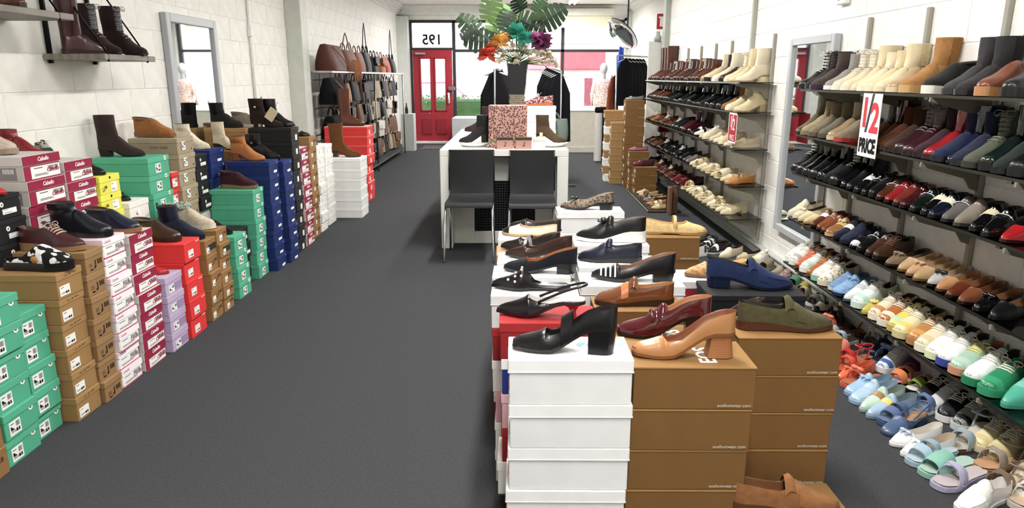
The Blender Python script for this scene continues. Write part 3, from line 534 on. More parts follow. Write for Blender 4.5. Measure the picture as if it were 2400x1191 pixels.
# mirrors
def wall_mirror(name, label, x, sg, y0, y1, z0, z1, fw, col):
    t = root(name, label, 'mirror', (x, (y0 + y1) / 2, z0)); W_ = (y1 - y0) / 2; H_ = z1 - z0; d = sg * .045; m = M(col, 'gloss')
    for (a, b, c, e) in ((-W_, -W_ + fw, 0, H_), (W_ - fw, W_, 0, H_), (-W_ + fw, W_ - fw, H_ - fw, H_), (-W_ + fw, W_ - fw, 0, fw)):
        put('frame_side', MB().box(min(0, d), max(0, d), a, b, c, e, b=.005).mesh('frame_side', False), m, t)
    put('mirror_glass', MB().box(min(0, d * .5), max(0, d * .5), -W_ + fw * .8, W_ - fw * .8, fw * .8, H_ - fw * .8).mesh('mirror_glass', False), MIRROR, t)
wall_mirror('wall_mirror', 'tall silver-framed mirror on the left wall behind the shoe boxes', WX + .007, 1, 5.32, 6.2, .62, 1.91, .065, '#b4b6ba')
wall_mirror('wall_mirror', 'tall silver-framed mirror between the two shoe racks', RX - .007, -1, 4.62, 5.37, .307, 1.72, .05, '#bcbec0')
# power outlet, conduit, fire sign, small items on the right wall
t = root('power_outlet', 'white double power outlet high on the right wall', 'outlet', (RX - .006, 4.62, 1.9)); put('box', MB().box(-.035, 0, -.06, .06, -.01, .11, b=.006).mesh('outlet_box', False), TRIM, t)
for y in (-.025, .025): put('switch', MB().box(-.042, -.035, y - .012, y + .012, .06, .085, b=.002).mesh('switch', False), M('#6a6a68', 'plastic'), t); put('socket', MB().box(-.037, -.035, y - .012, y + .012, .015, .045).mesh('socket', False), M('#6a6a68', 'plastic'), t)
t = root('conduit', 'thin grey cable conduit running up the right wall above the boots', 'conduit', (RX - .02, 6.32, 1.46)); put('pipe', MB().box(-.02, .014, -.02, .02, 0, 1.45, b=.004).mesh('pipe', False), M('#b5b4aa', 'paint'), t)
t = root('conduit', 'thin white conduit with clip running up the left wall past the mirror', 'conduit', (WX + .02, 7.05, .9)); put('pipe', MB().tube([(0, 0, 0), (0, 0, 2.04)], .014, 8).mesh('pipe'), TRIM, t); put('junction', MB().box(-.015, .025, -.03, .03, .93, 1.03, b=.004).mesh('junction', False), TRIM, t)
t = root('fire_sign', 'small red sign with white symbol on the pillar by the boots', 'sign', (2.13, 10.9, 2.25)); put('plate', MB().box(-.067, .067, -.006, 0, -.11, .11, b=.002).mesh('plate', False), M('#c5202f', 'plastic'), t)
put('symbol', MB().box(-.022, .022, -.009, -.006, -.07, .05, b=.001).box(-.04, .04, -.009, -.006, .05, .07).mesh('symbol', False), M('#f3efec', 'plastic'), t)
put('bracket', MB().box(.0, .34, 0, .012, -.05, .05).mesh('bracket', False), TRIM, t)
# ---------------------------------------------------------------- glass shelf racks on the right wall
RAILM = M('#a7a397', 'paint'); BRK = M('#8d8878', 'paint'); STEEL = M('#9b9c98', 'metal')
def bracket_mesh():
    mb = MB(); P = [(0, -.004), (.26, -.004), (.26, -.022), (.06, -.075), (.03, -.12), (0, -.13)]
    V = [(-x, y, z) for y in (-.006, .006) for x, z in P]; n = len(P)
    return mb.add(V, [tuple(range(n)), tuple(range(n, 2 * n))[::-1]] + [(i, n + i, n + (i + 1) % n, (i + 1) % n) for i in range(n)]).mesh('bracket', False)
BM = bracket_mesh(); CLIP = MB().box(-.268, -.24, -.012, .012, -.016, .004, b=.002).mesh('clip', False)
NEAR_Y = [1.29, 1.88, 2.47, 3.07, 3.65, 4.25]; FAR_Y = [5.79, 6.92, 7.47, 8.06, 8.67, 9.27, 9.8]
for ys, zone, y0 in ((NEAR_Y, 'near', 0), (FAR_Y, 'far', 0)):
    for i, y in enumerate(ys):
        k = len(ys) - i if zone == 'near' else i + 1
        t = root('wall_upright', 'beige slotted upright on the right wall, %s of the %s rack counted from the mirror' % (ORD[k], zone), 'upright', (RX - .006, y, .12), 0, 'uprights of the %s shoe rack' % zone)
        put('rail', MB().box(-.022, 0, -.014, .014, 0, 1.665, b=.003).mesh('rail', False), RAILM, t)
ZN = [(1.377, 'top'), (1.10, 'second'), (.86, 'third'), (.567, 'fourth'), (.27, 'lowest')]
ZF = [(1.412, 'top'), (1.178, 'second'), (.885, 'third'), (.585, 'fourth'), (.312, 'lowest')]
def glass_shelf(z, nm, zone, ya, yb, ys, x0):
    t = root('glass_shelf', '%s glass shelf of the %s shoe rack on the right wall' % (nm, zone), 'shelf', (RX, ya, z), 0, 'glass shelves of the %s rack' % zone)
    n = max(1, round((yb - ya) / 1.2)); s = (yb - ya) / n
    for k in range(n): put('glass_panel', MB().box(x0 - RX, -.03, k * s + .003, (k + 1) * s - .003, -.009, 0, b=.0015).mesh('glass_panel', False), SHELFGLASS, t)
    put('front_edge', MB().box(x0 - RX - .004, x0 - RX, 0, yb - ya, -.011, .001).mesh('front_edge', False), M('#77796f', 'metal'), t)
    for y in ys:
        put('bracket', BM, BRK, t, (-.03, y - ya, -.006)); put('clip', CLIP, STEEL, t, (-.012, y - ya + .05, -.006))
for z, nm in ZN: glass_shelf(z, nm, 'near', 1.1, 4.5, NEAR_Y, 1.77)
for z, nm in ZF: glass_shelf(z, nm, 'far', 5.68, 9.84, FAR_Y, 1.75)
t = root('end_panel', 'white end panel closing the far shoe rack beside the pillar', 'panel', (1.94, 10.06, 0)); put('board', MB().box(-.13, .1, 0, .03, 0, 1.93, b=.004).mesh('end_board', False), WHITE2, t)
t = root('bottle', 'small clear glass bottle on top of the white end panel', 'bottle', (1.93, 10.075, 1.93)); put('body', MB().lathe([(0, 0), (.05, 0), (.055, .06), (.03, .09), (.028, .13), (0, .13)], n=12).mesh('glass_bottle'), M('#b9bdbb', 'gloss'), t)
t = root('wooden_support', 'brown wooden board standing under the far rack at the floor', 'board', (1.74, 7.6, 0)); put('board', MB().box(-.1, .02, -.02, .02, 0, .3, b=.003).box(-.1, -.07, -.14, .02, 0, .3, b=.003).mesh('support_board', False), M('#7d5a42', 'wood'), t)
t = root('floor_tray', 'dark low tray on the floor by the far rack holding flat shoes', 'tray', (1.64, 8.35, 0)); put('base', MB().box(-.2, .17, -.75, .72, 0, .02, b=.004).mesh('tray', False), M('#3a3836', 'plastic'), t)
for z, nm in ((.73, 'upper'), (.44, 'lower')):
    t = root('red_dispenser', '%s red box fixed on the wall below the far shoe shelves' % nm, 'box', (1.97, 9.6, z)); put('case', MB().box(-.07, .08, -.07, .07, 0, .13, b=.015).mesh('red_case'), M('#cf1f2d', 'plastic'), t); put('slot', MB().box(-.074, -.07, -.04, .04, .03, .06).mesh('slot', False), M('#7a1018', 'plastic'), t)
# half-price signs
def sign(y0, y1, z0, z1, x, near, lean):
    W_, H_ = y1 - y0, z1 - z0
    t = root('price_sign', 'white hanging card reading half price in red and black' if near else 'red hanging card with white half price lettering', 'sign', (x, (y0 + y1) / 2, z1), 0, 'half price signs')
    t.rotation_euler = (R(lean), 0, 0); bg, a, b_ = (('#f7f6f3', '#d8404a', '#1b1b1d') if near else ('#b31a2e', '#f2eeea', '#f2eeea'))
    put('card', MB().box(-.003, 0, -W_ / 2, W_ / 2, -H_, 0, b=.001).mesh('card', False), M(bg, 'card'), t)
    if not near: put('border', MB().box(-.0036, -.003, -W_ / 2, W_ / 2, -.012, 0).box(-.0036, -.003, -W_ / 2, W_ / 2, -H_, -H_ + .012).box(-.0036, -.003, -W_ / 2, -W_ / 2 + .01, -H_, 0).box(-.0036, -.003, W_ / 2 - .01, W_ / 2, -H_, 0).mesh('border', False), M('#f2eeea', 'card'), t)
    rot = (R(90), 0, R(-90)); k = W_ / .19; v = H_ / .312; k *= min(1, v + .1) * (1 if near else .72); v *= 1 if near else .86
    put('numeral', text_mesh('1', .17, 0, .006 if near else .001), M(a, 'ink'), t, (-.0045, .055 * k, -H_ * .32), rot, (k, 1.15 * v, 1)); put('slash', text_mesh('/', .22, 0, .002), M('#4a4a4c' if near else a, 'ink'), t, (-.0045, .01 * k, -H_ * .34), rot, (k, 1.2 * v, 1))
    put('numeral', text_mesh('2', .17, 0, .006 if near else .001), M(a, 'ink'), t, (-.0045, -.045 * k, -H_ * .40), rot, (k, 1.15 * v, 1)); put('word', text_mesh('PRICE', .082, 0, .004 if near else 0), M(b_, 'ink'), t, (-.0045, 0, -H_ * .83), rot, (.78 * k, 1.15 * v, 1))
sign(3.455, 3.645, 1.06, 1.372, 1.757, True, 0); sign(5.62, 5.84, .935, 1.172, 1.738, False, 0)
# ---------------------------------------------------------------- wall shelves on the left
def wall_shelf(y0, y1, z, label, rods):
    t = root('wall_shelf', label, 'shelf', (WX, y0, z), 0, 'weathered plank shelves')
    put('plank', MB().box(.012, .35, 0, y1 - y0, -.032, 0, b=.003).mesh('plank', False), M('#8d857c', 'wood'), t)
    for yy in rods:
        put('upright', MB().box(.006, .03, yy - y0 - .008, yy - y0 + .008, -.05, .75, b=.002).mesh('upright', False), M('#2a2a2c', 'metal'), t)
        put('brace', MB().tube([(.02, yy - y0, .52), (.345, yy - y0 - .012, .0)], .005, 6).tube([(.345, yy - y0 - .012, 0), (.345, yy - y0 - .012, -.04)], .006, 6).mesh('brace'), M('#2a2a2c', 'metal'), t)
wall_shelf(3.95, 4.5, 1.575, 'weathered plank shelf on the left wall holding burgundy boots', (4.0, 4.42))
wall_shelf(3.0, 3.72, 1.76, 'higher plank shelf on the left wall holding a woven brown shoe', (3.08, 3.62))
# ---------------------------------------------------------------- counter and chairs
CW = M('#efeee8', 'gloss'); t = root('counter', 'white waterfall counter in the middle of the shop', 'counter', (-.11, 5.93, 0))
put('top', MB().box(-.545, .545, 0, 2.45, .8, .858, b=.004).mesh('counter_top', False), CW, t)
for s in (-1, 1): put('side_panel', MB().box(min(s * .545, s * .45), max(s * .545, s * .45), 0, 2.45, 0, .8, b=.004).mesh('side_panel', False), CW, t)
put('back_panel', MB().box(-.45, .45, .25, .28, .55, .8, b=.003).mesh('modesty_panel', False), M('#e7e6dd', 'paint'), t)
put('slot_strip', MB().box(-.34, .38, -.004, 0, .79, .805).mesh('gap', False), M('#1c1c1e', 'paint'), t)  # thin black slot strip on the counter front
put('frame', MB().box(-.45, -.27, .2, .26, 0, .56, b=.004).box(.27, .45, .2, .26, 0, .56, b=.004).box(-.27, .27, .2, .26, 0, .11, b=.004).mesh('panel_frame', False), M('#deddd3', 'paint'), t)
mb = MB(); [mb.box(-.27 + .54 * k / 24 - .003, -.27 + .54 * k / 24 + .003, .224, .236, .11, .56) for k in range(25)]; [mb.box(-.27, .27, .22, .23, .11 + .45 * k / 20 - .003, .11 + .45 * k / 20 + .003) for k in range(21)]
g = put('grille', mb.mesh('grille', False), M('#3d3d40', 'plastic'), t); g['kind'] = 'stuff'
put('grille_backing', MB().box(-.27, .27, .24, .25, .11, .56).mesh('grille_backing', False), M('#232326', 'fabric'), t)
def chair(x, y, label):
    t = root('dining_chair', label, 'chair', (x, y, 0), 0, 'black leather chairs at the counter'); W_ = .19; LE = M('#1b1c1f', 'rubber'); CR = M('#c4c6c9', 'metal')
    prof = [(-.005, .445), (.0, .478), (.06, .482), (.2, .476), (.33, .476), (.385, .50), (.41, .56), (.425, .66), (.44, .80), (.446, .855)]
    mb = MB(); n = 8
    A = [[(W_ * (-1 + 2 * j / n) * (.97 if i > 4 else 1.0), yv - .012 * (1 - (2 * j / n - 1) ** 2) * (1 if i > 5 else 0), zv - .006 * (1 - (2 * j / n - 1) ** 2) * (1 if 1 < i < 5 else 0)) for j in range(n + 1)] for i, (yv, zv) in enumerate(prof)]
    def off(i, d):
        a, b = prof[max(0, i - 1)], prof[min(len(prof) - 1, i + 1)]; ty, tz = b[0] - a[0], b[1] - a[1]; q = math.hypot(ty, tz); return d * tz / q, -d * ty / q
    B = [[(p[0], p[1] + off(i, .03)[0], p[2] + off(i, .03)[1]) for p in row] for i, row in enumerate(A)]
    cut = 5
    def slab(nm, r):
        mb = MB(); a = A[r[0]:r[1]]; b = B[r[0]:r[1]]; mb.grid(a); mb.grid(b[::-1]); mb.grid([a[0], b[0]]); mb.grid([b[-1], a[-1]]); mb.grid([[q[0] for q in a], [q[0] for q in b]]); mb.grid([[q[-1] for q in b], [q[-1] for q in a]]); put(nm, mb.mesh(nm), LE, t)
    slab('seat', (0, cut + 1)); slab('backrest', (cut, len(prof)))
    mb = MB(); mb.tube([(-W_, .43, .52), (-W_, .442, .7), (-W_, .452, .855), (W_, .452, .855), (W_, .442, .7), (W_, .43, .52)], .006, 6); put('seam', mb.mesh('seam'), LE, t)
    for sx in (-1, 1):
        put('leg', MB().tube([(sx * .185, .01, .45), (sx * .2, -.03, .02), (sx * .2, -.03, 0)], .009, 8).mesh('chair_leg'), CR, t); put('leg', MB().tube([(sx * .18, .37, .45), (sx * .19, .42, .0)], .009, 8).mesh('chair_leg'), CR, t)
        put('seat_rail', MB().tube([(sx * .18, .01, .445), (sx * .18, .37, .445)], .008, 6).mesh('seat_rail'), CR, t)
chair(-.385, 5.47, 'black leather chair nearer the red door in front of the white counter'); chair(.125, 5.43, 'black leather chair nearer the shoe racks in front of the white counter')
# things on the counter
LEO = M('#c99a8e', 'leopard', '#5b443f'); TZ = .858
t = root('gift_box', 'large pink leopard-print box standing on the counter', 'box', (-.08, 6.12, TZ)); put('body', MB().box(-.165, .165, -.06, .12, 0, .36, b=.004).mesh('print_box', False), LEO, t); put('band', MB().box(-.167, .167, -.062, .122, .05, .065).mesh('band', False), M('#7f8a52', 'card'), t)
for i, x in enumerate((-.105, .055)):
    t = root('gift_box', 'small pink box with dark monogram, %s on the counter front' % ('on the door side' if i == 0 else 'on the rack side'), 'box', (x, 5.99, TZ), R(1 - 2 * i)); put('body', MB().box(-.068, .068, -.04, .04, 0, .085, b=.002).mesh('pink_body', False), M('#d3a59a', 'card'), t)
    put('lid', MB().box(-.07, .07, -.042, .042, .078, .1, b=.002).mesh('pink_lid', False), M('#5a4a3c', 'card'), t); put('monogram', text_mesh('2', .05, .2), M('#4a3a36', 'ink'), t, (0, -.0405, .042), (R(90), 0, 0))
t = root('gift_box', 'small white box on the counter beside the pink boxes', 'box', (.19, 6.02, TZ)); put('body', MB().box(-.05, .05, -.05, .05, 0, .075, b=.002).mesh('white_body', False), M('#efeee8', 'card'), t); put('lid', MB().box(-.052, .052, -.052, .052, .07, .095, b=.002).mesh('white_lid', False), M('#f6f5f0', 'card'), t)
t = root('display_tray', 'shallow white tray under the black ruffled boot on the counter', 'tray', (-.38, 6.25, TZ)); put('body', MB().lathe([(0, 0), (.1, 0), (.15, .03), (.145, .032), (.1, .006), (0, .006)], n=20).mesh('tray_dish'), M('#eceae2', 'gloss'), t)
t = root('display_tray', 'shallow white tray under the bronze boot on the counter', 'tray', (.3, 6.25, TZ)); put('body', MB().lathe([(0, 0), (.1, 0), (.15, .03), (.145, .032), (.1, .006), (0, .006)], n=20).mesh('tray_dish'), M('#eceae2', 'gloss'), t)
t = root('perfume_bottle', 'small amber glass perfume bottle on the counter', 'bottle', (.21, 6.22, TZ)); put('body', MB().box(-.03, .03, -.02, .02, 0, .09, b=.006).mesh('perfume'), M('#d8b25a', 'gloss'), t); put('cap', MB().box(-.014, .014, -.012, .012, .09, .12, b=.003).mesh('perfume_cap'), M('#e9e6dc', 'plastic'), t)
for i, (z, c) in enumerate(((TZ, '#e9dcd9'), (TZ + .11, '#e6d3d3'), (TZ + .22, '#eee9e4'))):
    t = root('shoebox', 'pale shoebox with lid in the stack behind the pink leopard box, %s from the counter' % ORD[i + 1], 'box', (.2, 6.75, z)); put('body', MB().box(-.14, .16, -.09, .09, 0, .082, b=.002).mesh('body', False), M(c, 'card'), t); put('lid', MB().box(-.143, .163, -.093, .093, .08, .11, b=.002).mesh('lid', False), M('#f4f1ec', 'card'), t)
# vase with leaves and flowers
VY = 7.9; t = root('vase', 'tall square clear vase with dark upper half holding leaves and flowers on the counter', 'vase', (.0, VY, TZ))
def frust(z0, z1, r0, r1, n=4, mi=0, mb=None):
    mb = mb or MB(); V = []
    for z, r in ((z0, r0), (z1, r1)): V += [(r * math.cos(R(45) + i * math.pi / 2), r * math.sin(R(45) + i * math.pi / 2), z) for i in range(4)]
    return mb.add(V, [(0, 1, 2, 3)[::-1], (4, 5, 6, 7), (0, 1, 5, 4), (1, 2, 6, 5), (2, 3, 7, 6), (3, 0, 4, 7)], mi)
rr = random.Random(8); mb = frust(.0, .40, .085, .115); put('pebble_fill', mb.mesh('pebbles', False), M('#b7ab97', 'leopard', '#8a7f70'), t)
mb = MB(); [mb.ball((x_ * .083, -.083 - .006 * (zz - .2), zz), .011, 6, 4) for zz in np.linspace(.24, .4, 8) for x_ in np.linspace(-.9, .9, 8) + rr.uniform(-.06, .06)]; pb = put('pebbles', mb.mesh('pebbles2'), M('#a89d8c', 'leather'), t); pb['kind'] = 'stuff'
put('dark_liner', frust(.402, .74, .115, .148).mesh('dark_liner', False), M('#2b2b2e', 'gloss'), t)
mb = MB()
for i in range(4): a = R(45) + i * math.pi / 2; mb.tube([(.10 * math.cos(a), .10 * math.sin(a), 0), (.155 * math.cos(a), .155 * math.sin(a), .76)], .006, 5)
put('glass_edge', mb.mesh('glass_edge'), CLEAR, t)
def vp(px, py, dy=0): return ((px - 1208) * .00475, dy, 1.45 + (181 - py) * .00455 - TZ)
def leaf_mesh(seed, S=.3, lobes=6):
    rr = random.Random(seed); mb = MB(); mid = [(0, S * .98 * i / lobes, .05 * S * math.sin(math.pi * i / lobes)) for i in range(lobes + 1)]
    for sg in (-1, 1):
        for i in range(lobes):
            w0 = S * .40 * math.sin(math.pi * (.18 + .78 * (i + .1) / lobes)) ** .7; w1 = S * .40 * math.sin(math.pi * (.18 + .78 * (i + .8) / lobes)) ** .7; y0, y1 = mid[i][1], mid[i + 1][1]; d = S * .12 * (1 - i / lobes) - S * .08
            dr = lambda w_: -.12 * S * (w_ / (S * .5)) ** 2 + rr.uniform(-.01, .01) * S
            V = [mid[i], (sg * w0 * .55, y0 - d * .3, dr(w0 * .5)), (sg * w0, y0 - d, dr(w0)), (sg * w1 * 1.02, y1 - d - S * .05, dr(w1)), (sg * w1 * .5, y1 - d * .3 - S * .022, dr(w1 * .5)), mid[i + 1]]
            mb.add(V, [(0, 1, 4, 5), (1, 2, 3, 4)] if sg > 0 else [(5, 4, 1, 0), (4, 3, 2, 1)])
    return mb.mesh('monstera_leaf')
LM = [leaf_mesh(k, .29) for k in (1, 2, 3)]
# (tip px direction angle, centre px, size, tilt, colour)
LV = [(1094, 58, 140, 1.15, 10, '#5e7a58'), (1112, 98, 178, 1.3, 20, '#3f5240'), (1152, 12, 75, 1.2, 15, '#86a86c'), (1172, 40, 60, 1.25, -10, '#8fb873'), (1180, 62, 250, 1.0, 30, '#2c4030'), (1200, 48, 100, .8, 10, '#6f9960'), (1204, 6, 120, .9, 50, '#2f3d31'), (1244, 66, 335, 1.25, 20, '#2e4431'), (1252, 26, 95, .9, 70, '#8fb283'), (1292, 40, 30, 1.3, 15, '#3f5a44'), (1222, 46, 120, .9, -20, '#9db883'), (1150, 78, 140, .9, 20, '#8c9a80'), (1262, 12, 55, .8, 30, '#5d7a5c'), (1096, 84, 205, .8, 15, '#46584a')]
for k, (px, py, ang, s, tl, c) in enumerate(LV):
    x, _, z = vp(px, py); y = rr.uniform(-.16, .16); a = R(ang)
    o = put('leaf', LM[k % 3], M(c, 'leaf'), t, (x - .15 * s * math.cos(a), y, z - .15 * s * math.sin(a)))
    o.rotation_euler = (Matrix.Rotation(a - math.pi / 2, 3, 'Y').inverted() @ Matrix.Rotation(R(90 + tl), 3, 'X')).to_euler(); o.scale = (s * .9,) * 3
    put('stem', MB().tube([(0, 0, .74), (x * .35, y * .4, .74 + (z - .74) * .45), (x - .15 * s * math.cos(a), y, z - .15 * s * math.sin(a))], .006, 5).mesh('stem'), M('#6b8457', 'leaf'), t)
def bloom(px, py, r, c, n, dy, kind='leaf', sp=1.0):
    x, _, z = vp(px, py); mb = MB()
    for i in range(n):
        r_ = r * (1.35 if r > .055 else 1); th = rr.uniform(0, 6.28); ph = rr.uniform(-.6, 1.3); d = Vector((math.cos(th) * math.cos(ph), math.sin(th) * math.cos(ph), math.sin(ph))); u = d.cross(Vector((.3, .5, .8))).normalized(); q = r_ * rr.uniform(.7, 1.1); w_ = q * .33 * sp
        mb.add([(0, 0, 0), tuple(d * q * .6 + u * w_), tuple(d * q + Vector((0, 0, -.1 * q))), tuple(d * q * .6 - u * w_)], [(0, 1, 2, 3)])
    dy = dy - (.16 if r > .055 else 0); put('flower', mb.mesh('flower'), M(c, kind), t, (x, dy, z)); put('stem', MB().tube([(0, 0, .74), (x, dy, z)], .004, 5).mesh('stem'), M('#6b8457', 'leaf'), t)
for a in ((1142, 132, .085, '#e2553a', 40, -.12), (1150, 118, .06, '#d9663c', 30, -.1), (1170, 102, .075, '#e8b04c', 34, -.14), (1180, 92, .06, '#e89b62', 26, -.05), (1205, 84, .1, '#45b6a0', 60, -.08), (1224, 98, .08, '#3fa894', 44, -.14), (1238, 92, .06, '#c583b8', 30, .02), (1258, 98, .1, '#9a4c86', 60, -.08), (1264, 110, .08, '#86446f', 40, -.05), (1248, 94, .07, '#d98cba', 36, -.12)): bloom(*a)
for k in range(30): bloom(rr.uniform(1140, 1285), 128 + rr.uniform(-16, 22), .05, rr.choice(['#e7e2cf', '#efeadb', '#d9d2ba', '#e6dcc0']), 16, rr.uniform(-.2, .0), 'leaf', 1.6)
for k in range(8): bloom(1265 + k * 5 + rr.uniform(-4, 4), 128 + k * 4, .035, '#e4dcc4', 12, -.1, 'leaf', 1.6)
t = root('convex_mirror', 'round convex security mirror tilted down above the clothes rail', 'mirror', (1.86, 13.0, 2.2)); t.rotation_mode = 'QUATERNION'; t.rotation_quaternion = Vector((-.62, -.30, -.62)).to_track_quat('Z', 'Y')
put('dome', MB().lathe([(.33 * math.sin(a), .14 * math.cos(a)) for a in np.linspace(0.001, math.pi / 2, 8)], n=24).mesh('dome'), MIRROR, t); put('backing', MB().lathe([(0, -.012), (.335, -.012), (.335, .004), (.32, .004)], n=24).mesh('backing'), M('#1d1d1f', 'plastic'), t); qi = t.rotation_quaternion.inverted(); put('arm', MB().tube([qi @ Vector(v) for v in ((.0, 0, 0.01), (.1, .05, .12), (.1, .05, .76))], .014, 6).mesh('arm'), M('#55565a', 'metal'), t)
# ---------------------------------------------------------------- clothes
def garment(x, y, ztop, c, Wd, Hh, rz, label, group, kind='fabric', c2=None, seed=1):
    t = root('hanging_garment', label, 'garment', (x, y, ztop), R(rz), group); rr = random.Random(seed); mb = MB(); n = 18; rows = []
    for i in range(9):
        e = i / 8; w_ = Wd / 2 * (.45 + .55 * min(1, e * 4)) * (1 + .12 * e); dpt = .03 + .03 * e
        rows.append([(w_ * math.cos(a) * (1 + .03 * math.sin(5 * a + e)), dpt * math.sin(a) * (1 + .6 * e * math.sin(7 * a + seed)), -.07 - Hh * e - (.07 * (1 - abs(math.cos(a)) ** .8) * -1 if i == 0 else 0)) for a in np.linspace(0, 2 * math.pi, n, endpoint=False)])
    mb.grid(rows, closed=True); mb.add(rows[0], [tuple(range(n))]); put('cloth', mb.mesh('cloth'), M(c, kind, c2), t)
    put('hanger', MB().tube([(-Wd * .4, 0, -.08), (0, 0, -.03), (Wd * .4, 0, -.08)], .006, 5).tube([(0, 0, -.03), (0, 0, .0), (.0, .015, .012)], .003, 5).mesh('hanger'), M('#e3e1dc', 'plastic'), t)
def rail(p0, p1, label, legs=True):
    t = root('clothes_rail', label, 'clothes rail', (0, 0, 0)); CR = M('#bfc1c4', 'metal'); put('bar', MB().tube([p0, p1], .013, 8).mesh('bar'), CR, t)
    for p in (p0, p1): put('post', MB().tube([(p[0], p[1], 0), p], .013, 8).mesh('post'), CR, t); put('foot', MB().tube([(p[0] - .22, p[1], .015), (p[0] + .22, p[1], .015)], .013, 6).mesh('foot'), CR, t)
rail((-.20, 9.35, 1.56), (-.27, 8.6, 1.54), 'chrome clothes rail of dark coats behind the counter on the door side')
for k in range(6): garment(-.205 - .011 * k, 9.27 - .115 * k, 1.55, ['#231c1f', '#2a2024', '#1c1a1e'][k % 3], .36, .95, 4, 'dark brown-black coat, %s from the front on the rail by the door side' % ORD[6 - k], 'dark coats behind the counter', seed=k + 1)
rail((.42, 10.7, 1.62), (.58, 9.5, 1.52), 'chrome clothes rail of black garments behind the counter on the rack side')
for k in range(7): garment(.435 + .02 * k, 10.55 - .16 * k, 1.60 - .0125 * k, ['#15161d', '#191a22', '#101117'][k % 3], .29, .85, -8, 'black garment, %s from the front on the rail on the rack side' % ORD[7 - k], 'black garments behind the counter', seed=k + 11)
rail((1.55, 11.3, 1.78), (2.2, 12.2, 1.78), 'tall clothes rail of black skirts by the right wall pillar')
for k in range(6): garment(1.70 + .075 * k, 11.47 + .12 * k, 1.76, ['#14151c', '#1a1b20'][k % 2], .34, .68, 30, 'black skirt on the tall rail, %s from the front' % ORD[k + 1], 'black skirts on the tall rail', seed=k + 30)
garment(1.53, 11.5, 1.5, '#8a4a32', .26, .6, 50, 'rust brown cardigan hanging at the end of the tall rail', None, seed=41); garment(2.08, 14.6, 2.2, '#2a4fb4', .36, .95, 70, 'bright blue dress hanging near the window', None, 'fabric', seed=42); garment(2.1, 13.4, 1.6, '#c22a38', .36, .7, 60, 'red top hanging near the window', None, seed=43)
rail((2.05, 13.3, 1.62), (2.2, 13.9, 1.62), 'chrome clothes rail of bright dresses near the shop window')
def mannequin(x, y, z, rz, top, bottom, label, Hs=1.0):
    t = root('mannequin', label, 'mannequin', (x, y, z), R(rz)); SK = M('#b9b6b2', 'plastic')
    put('head', MB().ball((0, 0, 1.62), .1, 14, 9, sc=(.8, .95, 1.2)).mesh('head'), SK, t); put('neck', MB().lathe([(.05, 0), (.045, .1), (.05, .16)], (0, .01, 1.38), 10).mesh('neck'), SK, t)
    ov = lambda P, nm, m: put(nm, MB().lathe(P, n=18, sy=.62).mesh(nm), m, t)
    ov([(.02, 1.42), (.1, 1.41), (.19, 1.36), (.2, 1.25), (.175, 1.1), (.17, 1.0), (.2, .86), (.0, .86)], 'blouse', top)
    for s in (-1, 1): put('arm', MB().tube([(s * .18, 0, 1.34), (s * .24, 0, 1.1), (s * .2, -.1, .88)], [.05, .042, .03], 8).mesh('arm'), top, t)
    put('stand', MB().lathe([(0, .832), (.13, .832), (.13, .845), (.05, .85), (.05, .88)], n=16).mesh('stand'), M('#8a8b8d', 'metal'), t)
mannequin(1.78, 14.9, 0, 190, M('#e6d6c9', 'leopard', '#9a5c58'), None, 'pale mannequin bust in a floral blouse on the window platform')
t = root('trousers', 'black and white striped trousers hanging below the mannequin rail', 'trousers', (1.42, 12.4, .0))
for s in (0, 1): put('leg', MB().grid([[(.07 * math.cos(a) + s * .13, .05 * math.sin(a), z) for a in np.linspace(0, 2 * math.pi, 10, endpoint=False)] for z in (0.02, .3, .6, .85)], closed=True).mesh('trouser_leg'), M('#d7d4ce' if s == 0 else '#1b1b1e', 'fabric'), t)
put('waistband', MB().box(-.07, .2, -.05, .05, .85, .95, b=.02).mesh('waistband'), M('#1b1b1e', 'fabric'), t)
# ---------------------------------------------------------------- bag wall
t = root('bag_rack', 'chrome display rack with shelf and grid holding handbags on the left wall', 'rack', (WX, 8.5, 0))
put('shelf_board', MB().box(.02, .42, 0, 5.4, 1.5, 1.525, b=.004).mesh('bag_shelf', False), M('#c9cac8', 'metal'), t)
for k in range(10): put('grid_wire', MB().tube([(.03, .3 + .55 * k, .3), (.03, .3 + .55 * k, 1.5)], .005, 5).mesh('grid_wire'), STEEL, t)
for z in (1.42, 1.08, .76, .46): put('hook_bar', MB().tube([(.16, .02, z), (.16, 5.35, z)], .008, 6).mesh('hook_bar'), STEEL, t)
for y in (2.6, 5.3): put('leg', MB().tube([(.4, y, 0), (.4, y, 1.5)], .012, 6).mesh('rack_leg'), STEEL, t)
put('base_board', MB().box(.02, .42, .05, 5.3, .1, .125, b=.004).mesh('bag_base', False), M('#3a3a3c', 'paint'), t)
